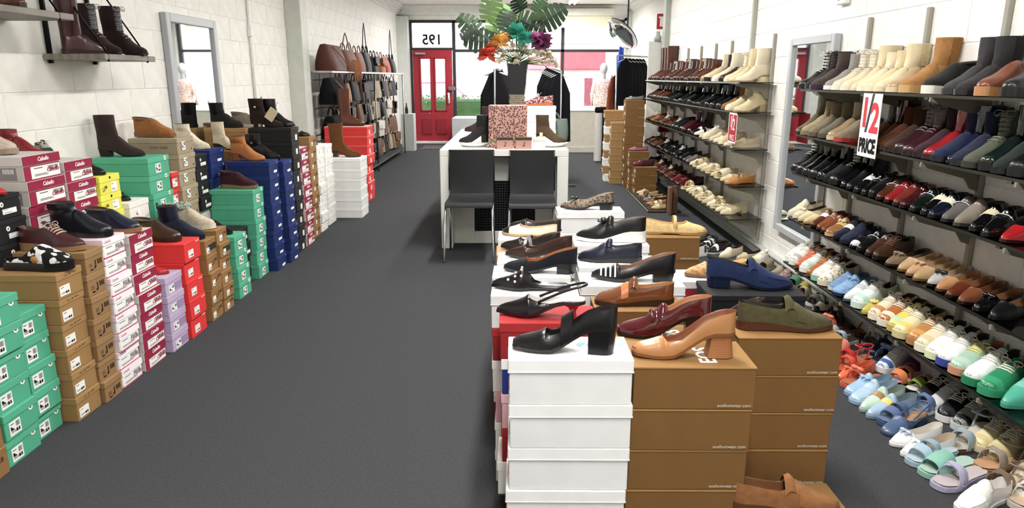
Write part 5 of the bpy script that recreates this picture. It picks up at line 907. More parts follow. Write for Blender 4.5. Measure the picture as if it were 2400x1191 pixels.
# ---------------------------------------------------------------- shoes on the left boxes
BLK = dict(upper='#1b1b1d', sole='#1a1a1a', lining='#2a2422')
def D(u, s='#1d1a19', li='#4a382c', **k): d = dict(upper=u, sole=s, lining=li); d.update(k); return d
LS = [('lace_boot', D('#cbbbaa:suede', '#a08f7c', lace='#1b1a1a', trim='#b9a795:suede'), -2.44, 3.22, 1.108, -8, 'beige lace-up boot with black laces by the left wall', 1.08),
 ('zip_boot+sh', D('#8e1f26', '#1d1a1a', trim='#1a1718', lining='#1b1a1c'), -2.46, 3.47, 1.051, -14, 'dark red leather ankle boot by the left wall', 1.0),
 ('sock_boot+mid', D('#3b2723:velvet', '#221a18', heel='#2e211e:velvet'), -2.42, 4.29, .981, 2, 'dark brown velvet sock boot with block heel on mint boxes', 1.02),
 ('low_boot', D('#a8713a:suede', '#8d6238', lace='#8a5a2c', trim='#96632f:suede'), -2.39, 4.65, 1.068, -10, 'tan suede ankle boot on taupe boxes', 1.05),
 ('zip_boot+mid+sh', D('#e4dac2:suede', '#d8ccb0', heel='#cfc2a6', trim='#d5c9ae:suede'), -2.36, 5.12, .946, -12, 'cream heeled ankle boot on navy boxes by the mirror', 1.0),
 ('chelsea', D('#2e2a28:suede', '#1c1a1a', trim='#1b1919:fabric'), -2.38, 5.80, 1.051, -8, 'dark charcoal chelsea boot on kraft boxes by the mirror', 1.0),
 ('low_boot', D('#a3988a:suede', '#d9d4cb'), -2.25, 5.9, 1.051, -10, 'grey-taupe ankle boot behind the dark chelsea boot', .98),
 ('sock_boot+mid+nozip', D('#d9cdb2:suede', '#2a2622', heel='#1b1a1a', trim='#cbbf9f'), -2.27, 5.5, .901, -14, 'cream ruffled boot with black heel between the navy stacks', .88),
 ('zip_boot+mid+sh', D('#b9793e', '#8a5a30', heel='#9a6636', trim='#a66c36'), -2.03, 5.29, .841, -10, 'glossy tan ankle boot on the navy boxes', 1.02),
 ('zip_boot+pt+buckle', D('#1c1c20', '#141416', trim='#232328', metal='#c9ccd0:metal'), -2.0, 5.53, .816, -14, 'black pointed ankle boot with strap on the navy boxes', 1.05),
 ('zip_boot+mid+buckle', D('#34241f:suede', '#231a17', heel='#2b1f1b', trim='#2b1e1a:suede'), -2.07, 5.86, 1.051, -6, 'dark brown ankle boot with swing tag on the black boxes', 1.05),
 ('chelsea+mid', D('#1d1c1e', '#151515'), -1.99, 5.93, 1.051, -6, 'black ankle boot behind the tagged brown boot', 1.0),
 ('low_boot', D('#4a2430:suede', '#8c7650', trim='#6a5a58:suede'), -2.03, 5.06, .666, -6, 'burgundy suede desert boot on mint boxes', 1.02),
 ('fur_boot', D('#cdbfa8:suede', '#e3dccb', trim='#aab2a6:fur', lining='#b9b6a8:fur'), -2.03, 4.27, .536, -6, 'cream suede boot with grey fur collar on kraft boxes', 1.08),
 ('chelsea', D('#2a3146:suede', '#1d2130', trim='#1a1f2e:fabric'), -2.02, 4.11, .506, -6, 'navy chelsea boot on the kraft boxes', 1.0),
 ('low_boot', D('#4b3127', '#3a2a22', trim='#5a4034', metal='#c9ccd0:metal'), -2.03, 3.84, .557, -8, 'brown leather ankle boot with button tab on red boxes', 1.02),
 ('zip_boot+sh', D('#20232d', '#17181d', trim='#2c303c'), -2.03, 3.175, .733, -4, 'navy leather ankle boot with side zip on pink boxes', 1.05),
 ('low_boot', D('#2a2f45', '#a9764a', trim='#333a55', lace='#2b3048'), -2.0, 3.385, .707, -4, 'navy lace-up ankle boot with tan sole on burgundy boxes', .98),
 ('oxford', D('#542a30', '#a4835a', lace='#c9b39c', lining='#6a5244'), -2.05, 2.995, .711, -4, 'burgundy lace-up shoe with tan sole on kraft boxes', 1.12),
 ('clog', D('#f0efec:cow:#161617', '#1b1a1a', tag='#c08a54:card', lining='#2b2725'), -2.02, 2.84, .664, -2, 'cow-print clog with round tan tag on kraft boxes', 1.08),
 ('clog', D('#1a1a1c:fur', '#161617', lining='#222224:fur'), -2.09, 2.47, .651, 0, 'black fur slipper on the nearest mint boxes', 1.0),
 ('chelsea', D('#1c1c1e:suede', '#161616'), -2.2, 4.58, .33, -6, 'black suede boot between kraft and mint stacks', 1.25),
 ('low_boot', D('#1b1b1d:suede', '#161616'), -2.02, 4.575, .431, -4, 'small black suede boot on the lower mint boxes', .82),
 ('flat', D('#c8202a:patent', '#b01c24'), -1.99, 3.625, .421, 2, 'red slipper on the lilac boxes', .82),
 ('loafer', D('#1f2a26', '#161616'), -2.33, 3.75, .941, -8, 'dark green-black shoe on the yellow boxes', .9),
 ('flat+bow', D('#19191b', '#141414'), -2.33, 3.98, .761, -8, 'black bow shoe on the white box by the wall', .8),
 ('oxford', D('#2f4438', '#1d1d1b'), -2.4, 3.56, 1.051, -40, 'dark green shoe behind the red ankle boot', .8),
 ('tall', D('#6a3a22', '#3a2418', heel='#3a2418'), -1.98, 8.5, .886, -10, 'tall brown leather riding boot on the long red boxes', 1.12),
 ('cowboy+mid', D('#74491f:suede', '#3a2412', heel='#4a2f18', trim='#66401a:suede'), -1.82, 7.45, .631, -4, 'brown suede cowboy boot on the large white boxes', 1.2),
 ('flat', D('#b07a4a', '#6b4a30'), -2.0, 6.7, .827, -6, 'small tan shoe on the white boxes', .8),
 ('flat', D('#242224', '#161616'), -2.0, 6.42, .931, -6, 'flat black shoe on the kraft boxes behind the black stack', .9),
 ('flat', D('#d23228', '#a01c1c'), -2.3, 2.96, .961, -4, 'bright red flat on the black boxes nearest the wall', .85),
 ('tall', D('#431219', '#2a0f14', trim='#3a1016'), -2.42, 4.06, 1.576, 62, 'tall burgundy boot turned away on the plank shelf', .92),
 ('lace_boot+mid+big', D('#330d15:velvet', '#1b1718', heel='#1a1718', lace='#8d8a90', trim='#231a1e', lining='#171517'), -2.42, 4.22, 1.576, -18, 'burgundy lace-up boot with dark cuff, nearer one on the plank shelf', 1.1),
 ('lace_boot+mid+big', D('#330d15:velvet', '#1b1718', heel='#1a1718', lace='#8d8a90', trim='#231a1e', lining='#171517'), -2.36, 4.38, 1.576, -14, 'burgundy lace-up boot with dark cuff, farther one on the plank shelf', 1.1),
 ('oxford', D('#6b3f28:croc', '#3a2a20'), -2.42, 3.42, 1.761, -6, 'woven brown shoe on the higher plank shelf', 1.1)]
for st, c, x, y, z, a, lab, sc in LS:
    q = shoe(st, c, (x, y, z), a, lab, None, y < 6.5, sc)
    if 'swing tag' in lab: tagged = q
p = put('swing_tag', MB().box(-.035, .035, -.0015, .0015, -.05, .05).mesh('paper', False), M('#e6d8b4', 'card'), tagged, (.07, -.06, .10), (R(8), R(38), R(8))); p['label'] = 'cream paper swing tag'
put('string', MB().tube([(0, 0, .05), (-.01, .02, .08), (-.02, .04, .1)], .0015, 4).mesh('string'), M('#8a7a60', 'fabric'), p)
# ---------------------------------------------------------------- shoes on the island
CS = [('mary+wide+hi+sq', D('#17171a', '#2e2320', heel='#19191b', li='#1d1a1a', trim='#1c1c1f'), .125, 1.735, .752, 172, 'black leather block-heel shoe with wide strap on white boxes', 1.04),
 ('pump+hi+stk+sq', D('#b9844f', '#96633a', heel='#a8703f:stack', li='#8c5230', trim='#a8703f'), .448, 1.775, .722, 178, 'tan leather court shoe with stacked wooden heel on kraft boxes', 1.03),
 ('loafer+tongue', D('#5b5638:suede', '#5a3426', li='#2d281c', trim='#5b5638:suede'), .80, 1.985, .722, -3, 'olive suede loafer with brown sole on kraft boxes', 1.06),
 ('sling+kit+mid', D('#191619:croc', '#3c151b', heel='#a52b33', li='#cfcac6', trim='#17171a'), .075, 2.10, .722, 174, 'black croc-toe slingback with kitten heel on the red box', 1.06),
 ('loafer+hi+bit+rd', D('#5a1420:patent', '#241412', heel='#2a1414', li='#b27a4a', trim='#52121c:patent', metal='#5a1420:patent'), .44, 1.99, .697, 174, 'burgundy patent heeled loafer on a kraft box', 1.04),
 ('loafer+rd', D('#7c4a26:patent', '#3a2416', li='#a8743f', trim='#c87a3c'), .40, 2.28, .70, 176, 'brown loafer with orange tab behind the burgundy loafer', 1.0),
 ('mule+pearl', D('#1a1a1d', '#1a1718', li='#26221f', metal='#e4ddd2:gloss'), .05, 2.385, .722, 176, 'black pointed mule studded with pearls', 1.05),
 ('pump+low', D('#1d2029:suede', '#17171a', li='#a4693f'), .09, 2.61, .722, 172, 'black suede court shoe with tan lining', 1.08),
 ('pump+pt+low', D('#3c211b', '#2a1814', li='#5a3626'), .09, 2.82, .722, 170, 'dark brown pointed court shoe', 1.06),
 ('flat+cross+low+pt', D('#26201f', '#1b1717', li='#7a5a44', metal='#cfd1d6:metal'), .06, 3.04, .702, 168, 'black flat with crossed silver straps', 1.02),
 ('flat+cap', D('#e6dfca', '#b99b70', li='#cdb58c', trim='#1d1c1e'), .06, 3.29, .712, 168, 'cream flat with black toe', 1.02),
 ('flat', D('#2a2827', '#1b1a1a', li='#6a5648'), .09, 3.42, .712, 166, 'black flat leaning behind the cream flat', 1.0),
 ('loafer+wedge+bow', D('#1b1b1e', '#e9e7e2', li='#6f6258', trim='#17171a'), .43, 3.14, .722, 174, 'black loafer with knot and white wedge sole', 1.2),
 ('pump+low+zebra+pt', D('#1b1c20', '#17171a', heel='#17171a', li='#8a6a50', lace='#efeeea', trim='#1b1c20'), .43, 2.5, .722, 174, 'black low-heeled shoe with black and white striped strap', 1.16),
 ('loafer', D('#23273a', '#17171a', li='#2a2625'), .39, 2.85, .702, 172, 'navy loafer behind the striped-strap shoe', 1.0),
 ('flat+flower+low+pt', D('#8d7a68:snake:#4a3f38', '#1b1a1b', heel='#1d1c22', li='#a18a72', trim='#19191b'), .40, 3.94, .722, 176, 'snakeskin flat with black flower toe on white boxes', 1.15),
 ('mary+rd', D('#d8bd86:suede', '#b9965c', li='#c9a468', trim='#d8bd86:suede', metal='#d8bd86:suede'), .78, 3.39, .702, -4, 'beige suede strapped flat on a kraft box', 1.15),
 ('loafer+low+tongue+apron', D('#26385f:suede', '#1a2440', heel='#1c2848', li='#20242f', trim='#26385f:suede'), .83, 2.41, .722, -6, 'navy suede loafer with beaded edge on the black box', 1.15),
 ('flat', D('#c79a62:leopard:#a87a46', '#7a5a38', li='#d7b380'), .80, 2.71, .682, 190, 'woven tan studded flat behind the navy suede loafer', 1.0),
 ('pump+mid', D('#1b1c20', '#151517'), .70, 2.21, .641, 185, 'black court shoe half hidden behind the tan court shoe', .95),
 ('loafer+tongue', D('#9a6a3c:suede', '#6b4728', li='#7c5430', trim='#9a6a3c:suede'), .735, 1.70, .30, -4, 'large tan suede loafer low at the bottom of the island', 1.1)]
for st, c, x, y, z, a, lab, sc in CS: shoe(st, c, (x, y, z), a, lab, None, True, sc)
t = root('bead_trim', 'silver bead trim along the navy suede loafer', 'trim', (.83, 2.41, .722)) if False else None
stack('eos', .6, 1.66, 1.83, .298, 3, 'the large tan suede loafer', face=-1, l=.3)
# on the counter
for st, c, x, y, z, a, lab, sc in [('zip_boot+hi+pt', D('#5d4a34:suede', '#2a211a', heel='#2a211a'), .30, 6.25, .89, -8, 'bronze pointed ankle boot on a white tray on the counter', 1.0), ('zip_boot+hi', D('#1d1b1d:velvet', '#171617'), -.38, 6.25, .89, 186, 'black ruffled ankle boot on a white tray on the counter', 1.0),
     ('zip_boot+mid', D('#3f1f28:velvet', '#231418'), -.36, 6.75, .95, 182, 'burgundy ankle boot behind the black ruffled boot on the counter', 1.05), ('oxford', D('#7a3038:leopard:#c9a8a2', '#b06a3c', lace='#e9e2dc'), .2, 6.75, 1.19, 182, 'red printed shoe on top of the pale box stack', 1.05)]: shoe(st, c, (x, y, z), a, lab, None, False, sc)
t = root('shoebox', 'flat white box carrying the burgundy ankle boot on the counter', 'box', (-.36, 6.75, .858)); put('body', rbox(.3, .18, 0, .07), PAPER, t); put('lid', rbox(.306, .186, .06, .09), PAPER, t)
bag(.33, 6.9, .858, .34, .2, .14, '#6d7a72', 'grey-green slouchy handbag standing on the counter', rz=4)
# ---------------------------------------------------------------- shoes on the right wall racks
W8 = '#ece9e2'
def seq(text): return [q.split('|') for q in text.strip().split('\n')]
COLS = {}
def parse(s):
    """style;upper;sole;trim;lining;lace"""
    p = [q.strip() for q in s.split(';')]; d = dict(upper=p[1], sole=p[2] if len(p) > 2 and p[2] else '#1d1b1a')
    if len(p) > 3 and p[3]: d['trim'] = p[3]
    if len(p) > 4 and p[4]: d['lining'] = p[4]
    if len(p) > 5 and p[5]: d['lace'] = p[5]
    return p[0], d
rs = random.Random(5)
def row(zone, z, nm, items, x, ys, ang, hd=False, sc=1.0, place=None):
    for k, (it, y) in enumerate(zip(items, ys)):
        cn, sp = it.split('|'); st, c = parse(sp); b = st.split('+')[0]
        lab = "%s %s, %s from the mirror on the %s rack's %s shelf" % (cn, SAYS[b], ORD[k + 1], zone, nm)
        shoe(st, c, (x + rs.uniform(-.008, .008), y + .12 * math.sin(R(ang - 180)), z + .001), ang + rs.uniform(-3, 3), lab, 'shoes on the %s shelf of the %s rack' % (nm, zone), hd, sc * rs.uniform(.97, 1.03))
K = 'black'; bk = '#1a1a1c'; pt = '#161618:patent'
def X_(cn, st, u, s='', t='', li='', la=''): return '%s|%s;%s;%s;%s;%s;%s' % (cn, st, u, s, t, li, la)
N1 = [X_('black', 'lace_boot', '#29282a'), X_('dark grey', 'lace_boot', '#3a3634:suede', '', '', '', '#2a2726'), X_('taupe and purple', 'chelsea', '#574a46:suede', '#3b2a44', '#1f2238:fabric'), X_('grey', 'chelsea', '#9b968f:suede', '#e9e6de', '#817c76:fabric'),
  X_('cream', 'lace_boot', '#d8ccb2', '#e9e2d0', '', '', '#efe9dc'), X_('ivory', 'lace_boot', '#dccfb0', '#e6dcc2', '', '', '#efe9dc'), X_('cream heeled', 'zip_boot+mid', '#ddceab', '#e0d3b5', '#d4c49c'), X_('pale cream', 'zip_boot', '#e2d5b6', '#e6dcc2'), X_('cream', 'chelsea', '#dac99f', '#e3d8bd', '#cdbc92:fabric'), X_('light cream', 'chelsea+big', '#decfab', '#ddd0b0', '#cfbf96:fabric'),
  X_('beige-tan', 'low_boot', '#b59b75', '#d9c8a6'), X_('tan nubuck', 'chelsea+big+plat', '#b0814a:suede', '#c9a56c', '#9a6c38:fabric'), X_('black low', 'low_boot+plat', '#2b2a28:suede', '#dedad0'), X_('charcoal', 'chelsea+big', '#4b4749:suede', '#3a3638', '#3c383a:fabric'), X_('dark charcoal', 'chelsea+big', '#3c393c:suede', '#2c2a2b', '#2f2c2e:fabric'), X_('brown caramel-soled', 'low_boot+plat', '#7d472c', '#b98654'), X_('black platform', 'chelsea+plat', '#242326', '#1b1b1b')]
YN1 = [4.46, 4.36, 4.25, 4.1, 3.97, 3.86, 3.76, 3.67, 3.59, 3.51, 3.4, 3.27, 3.07, 2.94, 2.83, 2.69, 2.55]
N2 = [X_('olive', 'zip_boot+mid', '#6d6448', '#3a3426', '#7a7050'), X_('sand', 'zip_boot', '#a89878:suede', '#8a7c60'), X_('taupe', 'zip_boot+buckle', '#8a7c66:suede', '#6b604e'), X_('grey-green', 'chelsea', '#77705e:suede', '#5a5546'), X_('beige', 'chelsea', '#a58f6c', '#c9b896'), X_('taupe sporty', 'low_boot', '#8f8069:suede', '#b33c34'),
  X_('dark brown', 'zip_boot', '#4a3020', '#2a1c14'), X_('brown patent', 'chelsea+mid', '#552d1c:patent', '#2a1a12'), X_('rust brown', 'zip_boot', '#6f4022:suede', '#4a2c18'), X_('deep brown', 'zip_boot', '#4a3328:suede', '#2a1c16'), X_('burgundy', 'lace_boot', '#40222a', '#2a1a1e', '', '', '#9a8a8c'), X_('plum', 'lace_boot', '#45202c', '#2c181e', '', '', '#8a7a7c'), X_('wine', 'zip_boot', '#42242c:suede', '#2c1a1e'), X_('red patent', 'chelsea+big', '#a51c28:patent', '#3a1418', '#7a1420:fabric'),
  X_('navy', 'zip_boot', '#2a3252:suede', '#1d2030'), X_('deep navy', 'chelsea+mid', '#232a48:patent', '#1a1c28'), X_('slate blue', 'chelsea', '#2b3046:suede', '#20222c'), X_('grey-green', 'lace_boot', '#5d6050:suede', '#3a3c34', '', '', '#8a8c80'), X_('green-black patent', 'chelsea+big+plat', '#1d2a26:patent', '#17181a'), X_('dark green', 'chelsea', '#26332e:suede', '#1b1f1e'), X_('black', 'chelsea+plat', bk, bk)]
YN2 = [4.46, 4.34, 4.24, 4.12, 3.98, 3.86, 3.6, 3.51, 3.42, 3.32, 3.24, 3.15, 3.08, 3.0, 2.92, 2.86, 2.79, 2.71, 2.62, 2.54, 2.46]
bl = [('black', 'lace_boot', bk), ('black', 'zip_boot', bk), ('black patent', 'zip_boot', pt), ('black', 'chelsea', bk), ('black patent', 'chelsea', pt), ('black', 'zip_boot', '#1d1d20:suede'), ('black', 'lace_boot', bk), ('black patent', 'zip_boot+mid', pt), ('black', 'zip_boot+mid', bk)]
N3 = [X_(a, b, c) for a, b, c in bl] + [X_('black and white', 'loafer', '#1a1a1c:patent', '', '#efece4'), X_('black', 'loafer+bit', pt), X_('black', 'oxford', bk, '', '', '', '#2a2a2a'), X_('brown chain', 'loafer+chain', '#5f3320:patent', '#2a1a12', '', '#4a3020'), X_('red chain', 'loafer+chain', '#9e1f28:patent', '#2a1416', '', '#4a2a22'), X_('red-brown', 'loafer', '#7a3028', '#2a1a14', '', '#9a5a40'), X_('burgundy', 'loafer', '#4a1e22:patent', '#2a1416'), X_('green-black chain', 'loafer+chain', '#1a2624:patent'), X_('black and cream', 'loafer', pt, '', '#e6dcc0'), X_('navy and cream', 'loafer', '#1e2236:patent', '', '#e6dcc0'), X_('pewter', 'loafer+bit', '#6d6a66:gloss', '#2a2826'), X_('champagne', 'loafer', '#8f857a:gloss', '#4a443e'), X_('black and ivory', 'loafer', pt, '', '#d9c9a6'), X_('black', 'loafer+bit', pt), X_('bright red patent', 'flat', '#b3141f:patent', '#3a1014')]
YN3 = [4.46, 4.36, 4.26, 4.16, 4.06, 3.96, 3.87, 3.78, 3.69, 3.6, 3.52, 3.45, 3.37, 3.29, 3.21, 3.14, 3.06, 2.98, 2.91, 2.82, 2.74, 2.64, 2.55, 2.45]
N4 = [X_('cream', 'loafer', '#ddd2b8', '#e6dcc6'), X_('ivory', 'flat+bow', '#e2d8be', '#e6dcc6'), X_('cream', 'flat', '#dccfa9', '#cdbc92', '', '#e6d9b6'), X_('cream woven', 'flat', '#d6c69c', '#b99b6a', '', '#e0cfa6'), X_('brown and white', 'loafer', '#6b3a22', '#2a1a12', '#efece4', '#7a5236'), X_('tan', 'loafer+bit', '#94552c', '#4a2c18', '', '#6b4028'), X_('chestnut', 'loafer', '#7c4526', '#3a2214', '', '#5a3622'), X_('tan bow', 'moc+bow', '#9a6a38', '#c9a878', '#d9c38e', '#5a3c24'), X_('navy', 'loafer', '#232840:suede', '#1a1c26', '#e9e6de', '#8a5a3c'), X_('dark navy', 'moc', '#2a3048:suede', '#20222c'), X_('black and white', 'flat+cap', '#1b1b1e', '', '#f0efea', '#5a4030'), X_('black', 'loafer+bit', '#1b1b1d:croc', '', '', '#4a3428'), X_('brown', 'loafer', '#4c3022', '#2a1c14', '', '#3a261c'), X_('dark brown', 'oxford', '#4a2f22', '#2a1c14', '', '#3a2a20', '#6b4a36'),
  X_('taupe bow', 'flat+bow', '#8a765e', '#3a2c22', '', '#4a3626'), X_('beige', 'flat', '#c2a47c', '#8a6b48', '', '#cfb48a'), X_('nude', 'flat+bow', '#c9a27e', '#8a6b48', '', '#cfb08a'), X_('sand', 'flat', '#b89a70', '#7c603e', '', '#c9ae82'), X_('silver and black', 'flat+bow', '#b9b8b4:gloss', '#1d1b1a', '#2a2a2c', '#c9ab84'), X_('tan', 'flat', '#b98a5e', '#5a3c24', '', '#b98458'), X_('brown woven', 'flat', '#6b351e:croc', '#2a1a12', '', '#b07a50'), X_('cognac', 'flat', '#7c4a2c', '#2a1a12', '', '#8a5836'), X_('black patent', 'flat+bow', pt, '', '', '#a0764e'), X_('black', 'flat', bk, '', '', '#a0764e')]
YN4 = [4.46, 4.38, 4.29, 4.2, 4.1, 4.02, 3.94, 3.85, 3.76, 3.67, 3.58, 3.49, 3.4, 3.32, 3.2, 3.11, 3.03, 2.95, 2.87, 2.79, 2.7, 2.62, 2.53, 2.44]
N5 = [X_('white', 'sneaker', W8, '#f4f2ec', '#d9d6cc'), X_('pale grey-white', 'sneaker', '#e4e1da', '#efece6', '#b9b4aa'), X_('coral', 'oxford', '#d2724c', '#7c4630', '', '#5a3626', '#e0906a'), X_('mint white', 'sneaker', '#dbe6de', '#f1efe8', '#c2d6cc'), X_('tan', 'oxford', '#b4733f', '#8a5a36', '', '#5a3a26', '#c98f58'), X_('white green-soled', 'sneaker', '#eceae2', '#9cc9ae', '#e2ded2'), X_('white floral', 'sneaker', '#e9e2cf:leopard:#b9a878', '#e6d9c2', '#efece4'), X_('dusty blue', 'moc', '#7f9cc0:suede', '#d9d2c2', '', '#6b85a8'), X_('light blue', 'moc+bow', '#8fb2d6:suede', '#2d3a5a', '', '#7c9cc0'), X_('white and grey', 'loafer', '#e2e2e4', '#56606e', '#c9ccd2', '#c0b8a8'), X_('white mint', 'sneaker', '#e4efe8', '#d6e9dc', '#bfe0cc'), X_('yellow flower', 'flat+flower', '#cdbb4a', '#b9a83c', '#e9de7c', '#9a8c3c'), X_('cream', 'sneaker', '#e6d9bd', '#efe6cf', '#c9955c'), X_('tan and white', 'sneaker', '#b9753c', '#e9e2d0', '#e9dcc0'), X_('yellow-mint', 'sneaker', '#e2cf5c', '#cbb36a', '#b9d6bc'), X_('yellow and cream', 'sneaker', '#e6dcae', '#d9cf9c', '#e9cf6c'), X_('tan orange-laced', 'sneaker', '#c08a4c', '#b98a5c', '#d9a05c', '', '#efe6d2'), X_('cream', 'sneaker', '#e2d6b8', '#efe8d6', '#d6c69e'), X_('white lime-edged', 'sneaker', '#efeee8', '#e9efc2', '#e2e2da'), X_('white and blue', 'sneaker', '#eceaea', '#4c5aa8', '#f4f2f0'), X_('mint and peach', 'sneaker', '#a9c9b4', '#d99c7c', '#b9d2c2', '#c07c50', '#efdc7c'), X_('white and green', 'sneaker', '#e9ece8', '#2f9468', '#f1f2ee'), X_('emerald', 'sneaker', '#2a9468', '#3aa87c', '#3aa87c', '#8a5a3c', '#e9e2d2'), X_('turquoise', 'loafer', '#58b9a0:gloss', '#4ca890', '#7ccab6')]
YN5 = [4.42, 4.33, 4.24, 4.15, 4.06, 3.97, 3.87, 3.77, 3.67, 3.57, 3.46, 3.36, 3.27, 3.18, 3.1, 3.02, 2.93, 2.85, 2.77, 2.69, 2.6, 2.5, 2.41, 2.31]
sh = lambda Y: [y + .07 for y in Y]
row('near', 1.377, 'top', N1, 1.91, sh(YN1), 196, True, 1.06); row('near', 1.10, 'second', N2, 1.91, sh(YN2), 200, True, 1.06); row('near', .86, 'third', N3, 1.905, sh(YN3), 204, True, 1.06)
row('near', .567, 'fourth', N4, 1.905, sh(YN4), 204, True, 1.06); row('near', .27, 'lowest', N5, 1.91, sh(YN5), 203, True, 1.1)
# far rack: palettes by place, from the mirror outwards
def far(z, nm, items, ya, yb, x, ang, sc=1.0): n = len(items); row('far', z, nm, items, x, [ya + (yb - ya) * k / (n - 1) for k in range(n)], ang, False, sc)
br = ['#5a3220', '#6b3d26', '#4a2c20', '#7a4a2c', '#503026', '#3c241c']; cr = ['#dccdaa', '#e2d6b8', '#d6c49a', '#e6dcc4']
F1 = [X_('cream heeled', 'zip_boot+mid+big', '#e2d6ba', '#b9a27c'), X_('ivory', 'zip_boot+mid+big', '#dccba0', '#c9b489'), X_('cream', 'lace_boot+big', '#ded0ae', '#e2d8c0', '', '', '#f0eadc'), X_('brown woven', 'low_boot', '#4a2c1e', '#2a1a12'), X_('pale cream', 'chelsea+big', '#e4dac2', '#e9e2d2'), X_('brown', 'chelsea+mid', '#40271e', '#2a1a14'), X_('cream', 'zip_boot+plat+big', '#dccda6', '#2a2420'), X_('beige', 'low_boot', '#c9a87c', '#a88a5c')] + [X_('brown', s, c, '#2a1a14') for s, c in zip(['zip_boot', 'chelsea', 'lace_boot', 'zip_boot+mid'] * 4, br * 3)][:13] + [X_('brown', 'tall', c, '#2a1a14') for c in br[:4]]
F2 = [X_('cream', 'lace_boot+mid+big', '#ddcda2', '#c9b68c', '', '', '#efe6d0'), X_('ivory', 'lace_boot+big', '#e0d3b2', '#e6dcc4', '', '', '#efe6d0'), X_('tan', 'chelsea+big', '#a0713c:suede', '#8a6238'), X_('dark green-black', 'chelsea', '#22282a', '#17181a')] + [X_('black', s, c) for s, c in zip(['chelsea', 'zip_boot', 'lace_boot', 'zip_boot+mid', 'chelsea+mid'] * 3, [bk, pt, '#202024:suede', bk] * 4)][:13] + [X_('brown', s, c, '#2a1a14') for s, c in zip(['zip_boot', 'chelsea', 'lace_boot'] * 3, br)][:7]
F3 = [X_('cream', s, c, '#e6dcc4', '', '#d9c8a0') for s, c in zip(['loafer', 'flat+bow', 'sneaker', 'flat', 'loafer', 'sneaker', 'flat'], cr * 2)] + [X_('white and black', 'loafer', '#e6e4de', '', '#1d1d1f'), X_('black and white', 'loafer', bk, '', '#efece4'), X_('burgundy', 'chelsea+big', '#3c161e:patent', '#241014'), X_('burgundy', 'zip_boot', '#4a1620', '#241014'), X_('wine', 'low_boot', '#461a20', '#241014'), X_('black', 'low_boot', bk), X_('green-black', 'low_boot', '#1c2422'), X_('black', 'oxford', bk)] + [X_('brown', s, c, '#241812', '', '#7a5a40') for s, c in zip(['loafer', 'flat', 'loafer+bit', 'oxford'] * 3, br + ['#a8743f', '#8a5a3c', '#b9925c'])][:9]
F4 = [X_('tan', 'mary+rd', '#c48a4a', '#b9824a', '', '#d9a868')] + [X_('cream', s, c, '#d6c69c', '', '#e2d2a8') for s, c in zip(['flat', 'sandal+slide', 'flat+bow', 'sandal', 'mule', 'flat', 'sandal+two', 'flat'], cr * 2)] + [X_('pewter', 'loafer', '#77736c:gloss', '#3a3630'), X_('grey', 'flat', '#5c5a58', '#2a2826')] + [X_('black', s, c, '', '', '#5a4636') for s, c in zip(['loafer', 'flat+bow', 'oxford', 'flat', 'loafer+bit'] * 2, [bk, pt] * 5)][:9] + [X_('brown', s, c, '#241812', '', '#7a5a40') for s, c in zip(['loafer', 'flat'] * 3, br)][:5]
F5 = [X_('cream', s, c, '#dccda6', '', '#e6d9b4') for s, c in zip(['pump+low', 'flat+bow', 'sandal+bow', 'pump', 'mule', 'sandal', 'flat', 'sandal+two', 'sling+kit+mid', 'flat+bow', 'sandal'], cr * 3)] + [X_('burgundy', s, c, '#2a1014', '', '#4a2a24') for s, c in zip(['pump+low', 'loafer', 'flat', 'loafer', 'flat+bow'], ['#5a1620:patent', '#6b1c26', '#4a141c', '#7a2630', '#3c1218'])] + [X_('brown', s, c, '#241812', '', '#6a4a36') for s, c in zip(['loafer', 'flat', 'oxford', 'flat+bow'] * 3, br * 2)][:9] + [X_('black', s, bk, '', '', '#5a4636') for s in ('loafer', 'flat', 'loafer')]
far(1.412, 'top', F1, 5.82, 9.72, 1.9, 188, 1.08); far(1.178, 'second', F2, 5.82, 9.72, 1.9, 190, 1.05); far(.885, 'third', F3, 5.82, 9.72, 1.89, 198, 1.05); far(.585, 'fourth', F4, 5.82, 9.72, 1.88, 200, 1.1); far(.312, 'lowest', F5, 5.9, 9.6, 1.86, 202, 1.1)
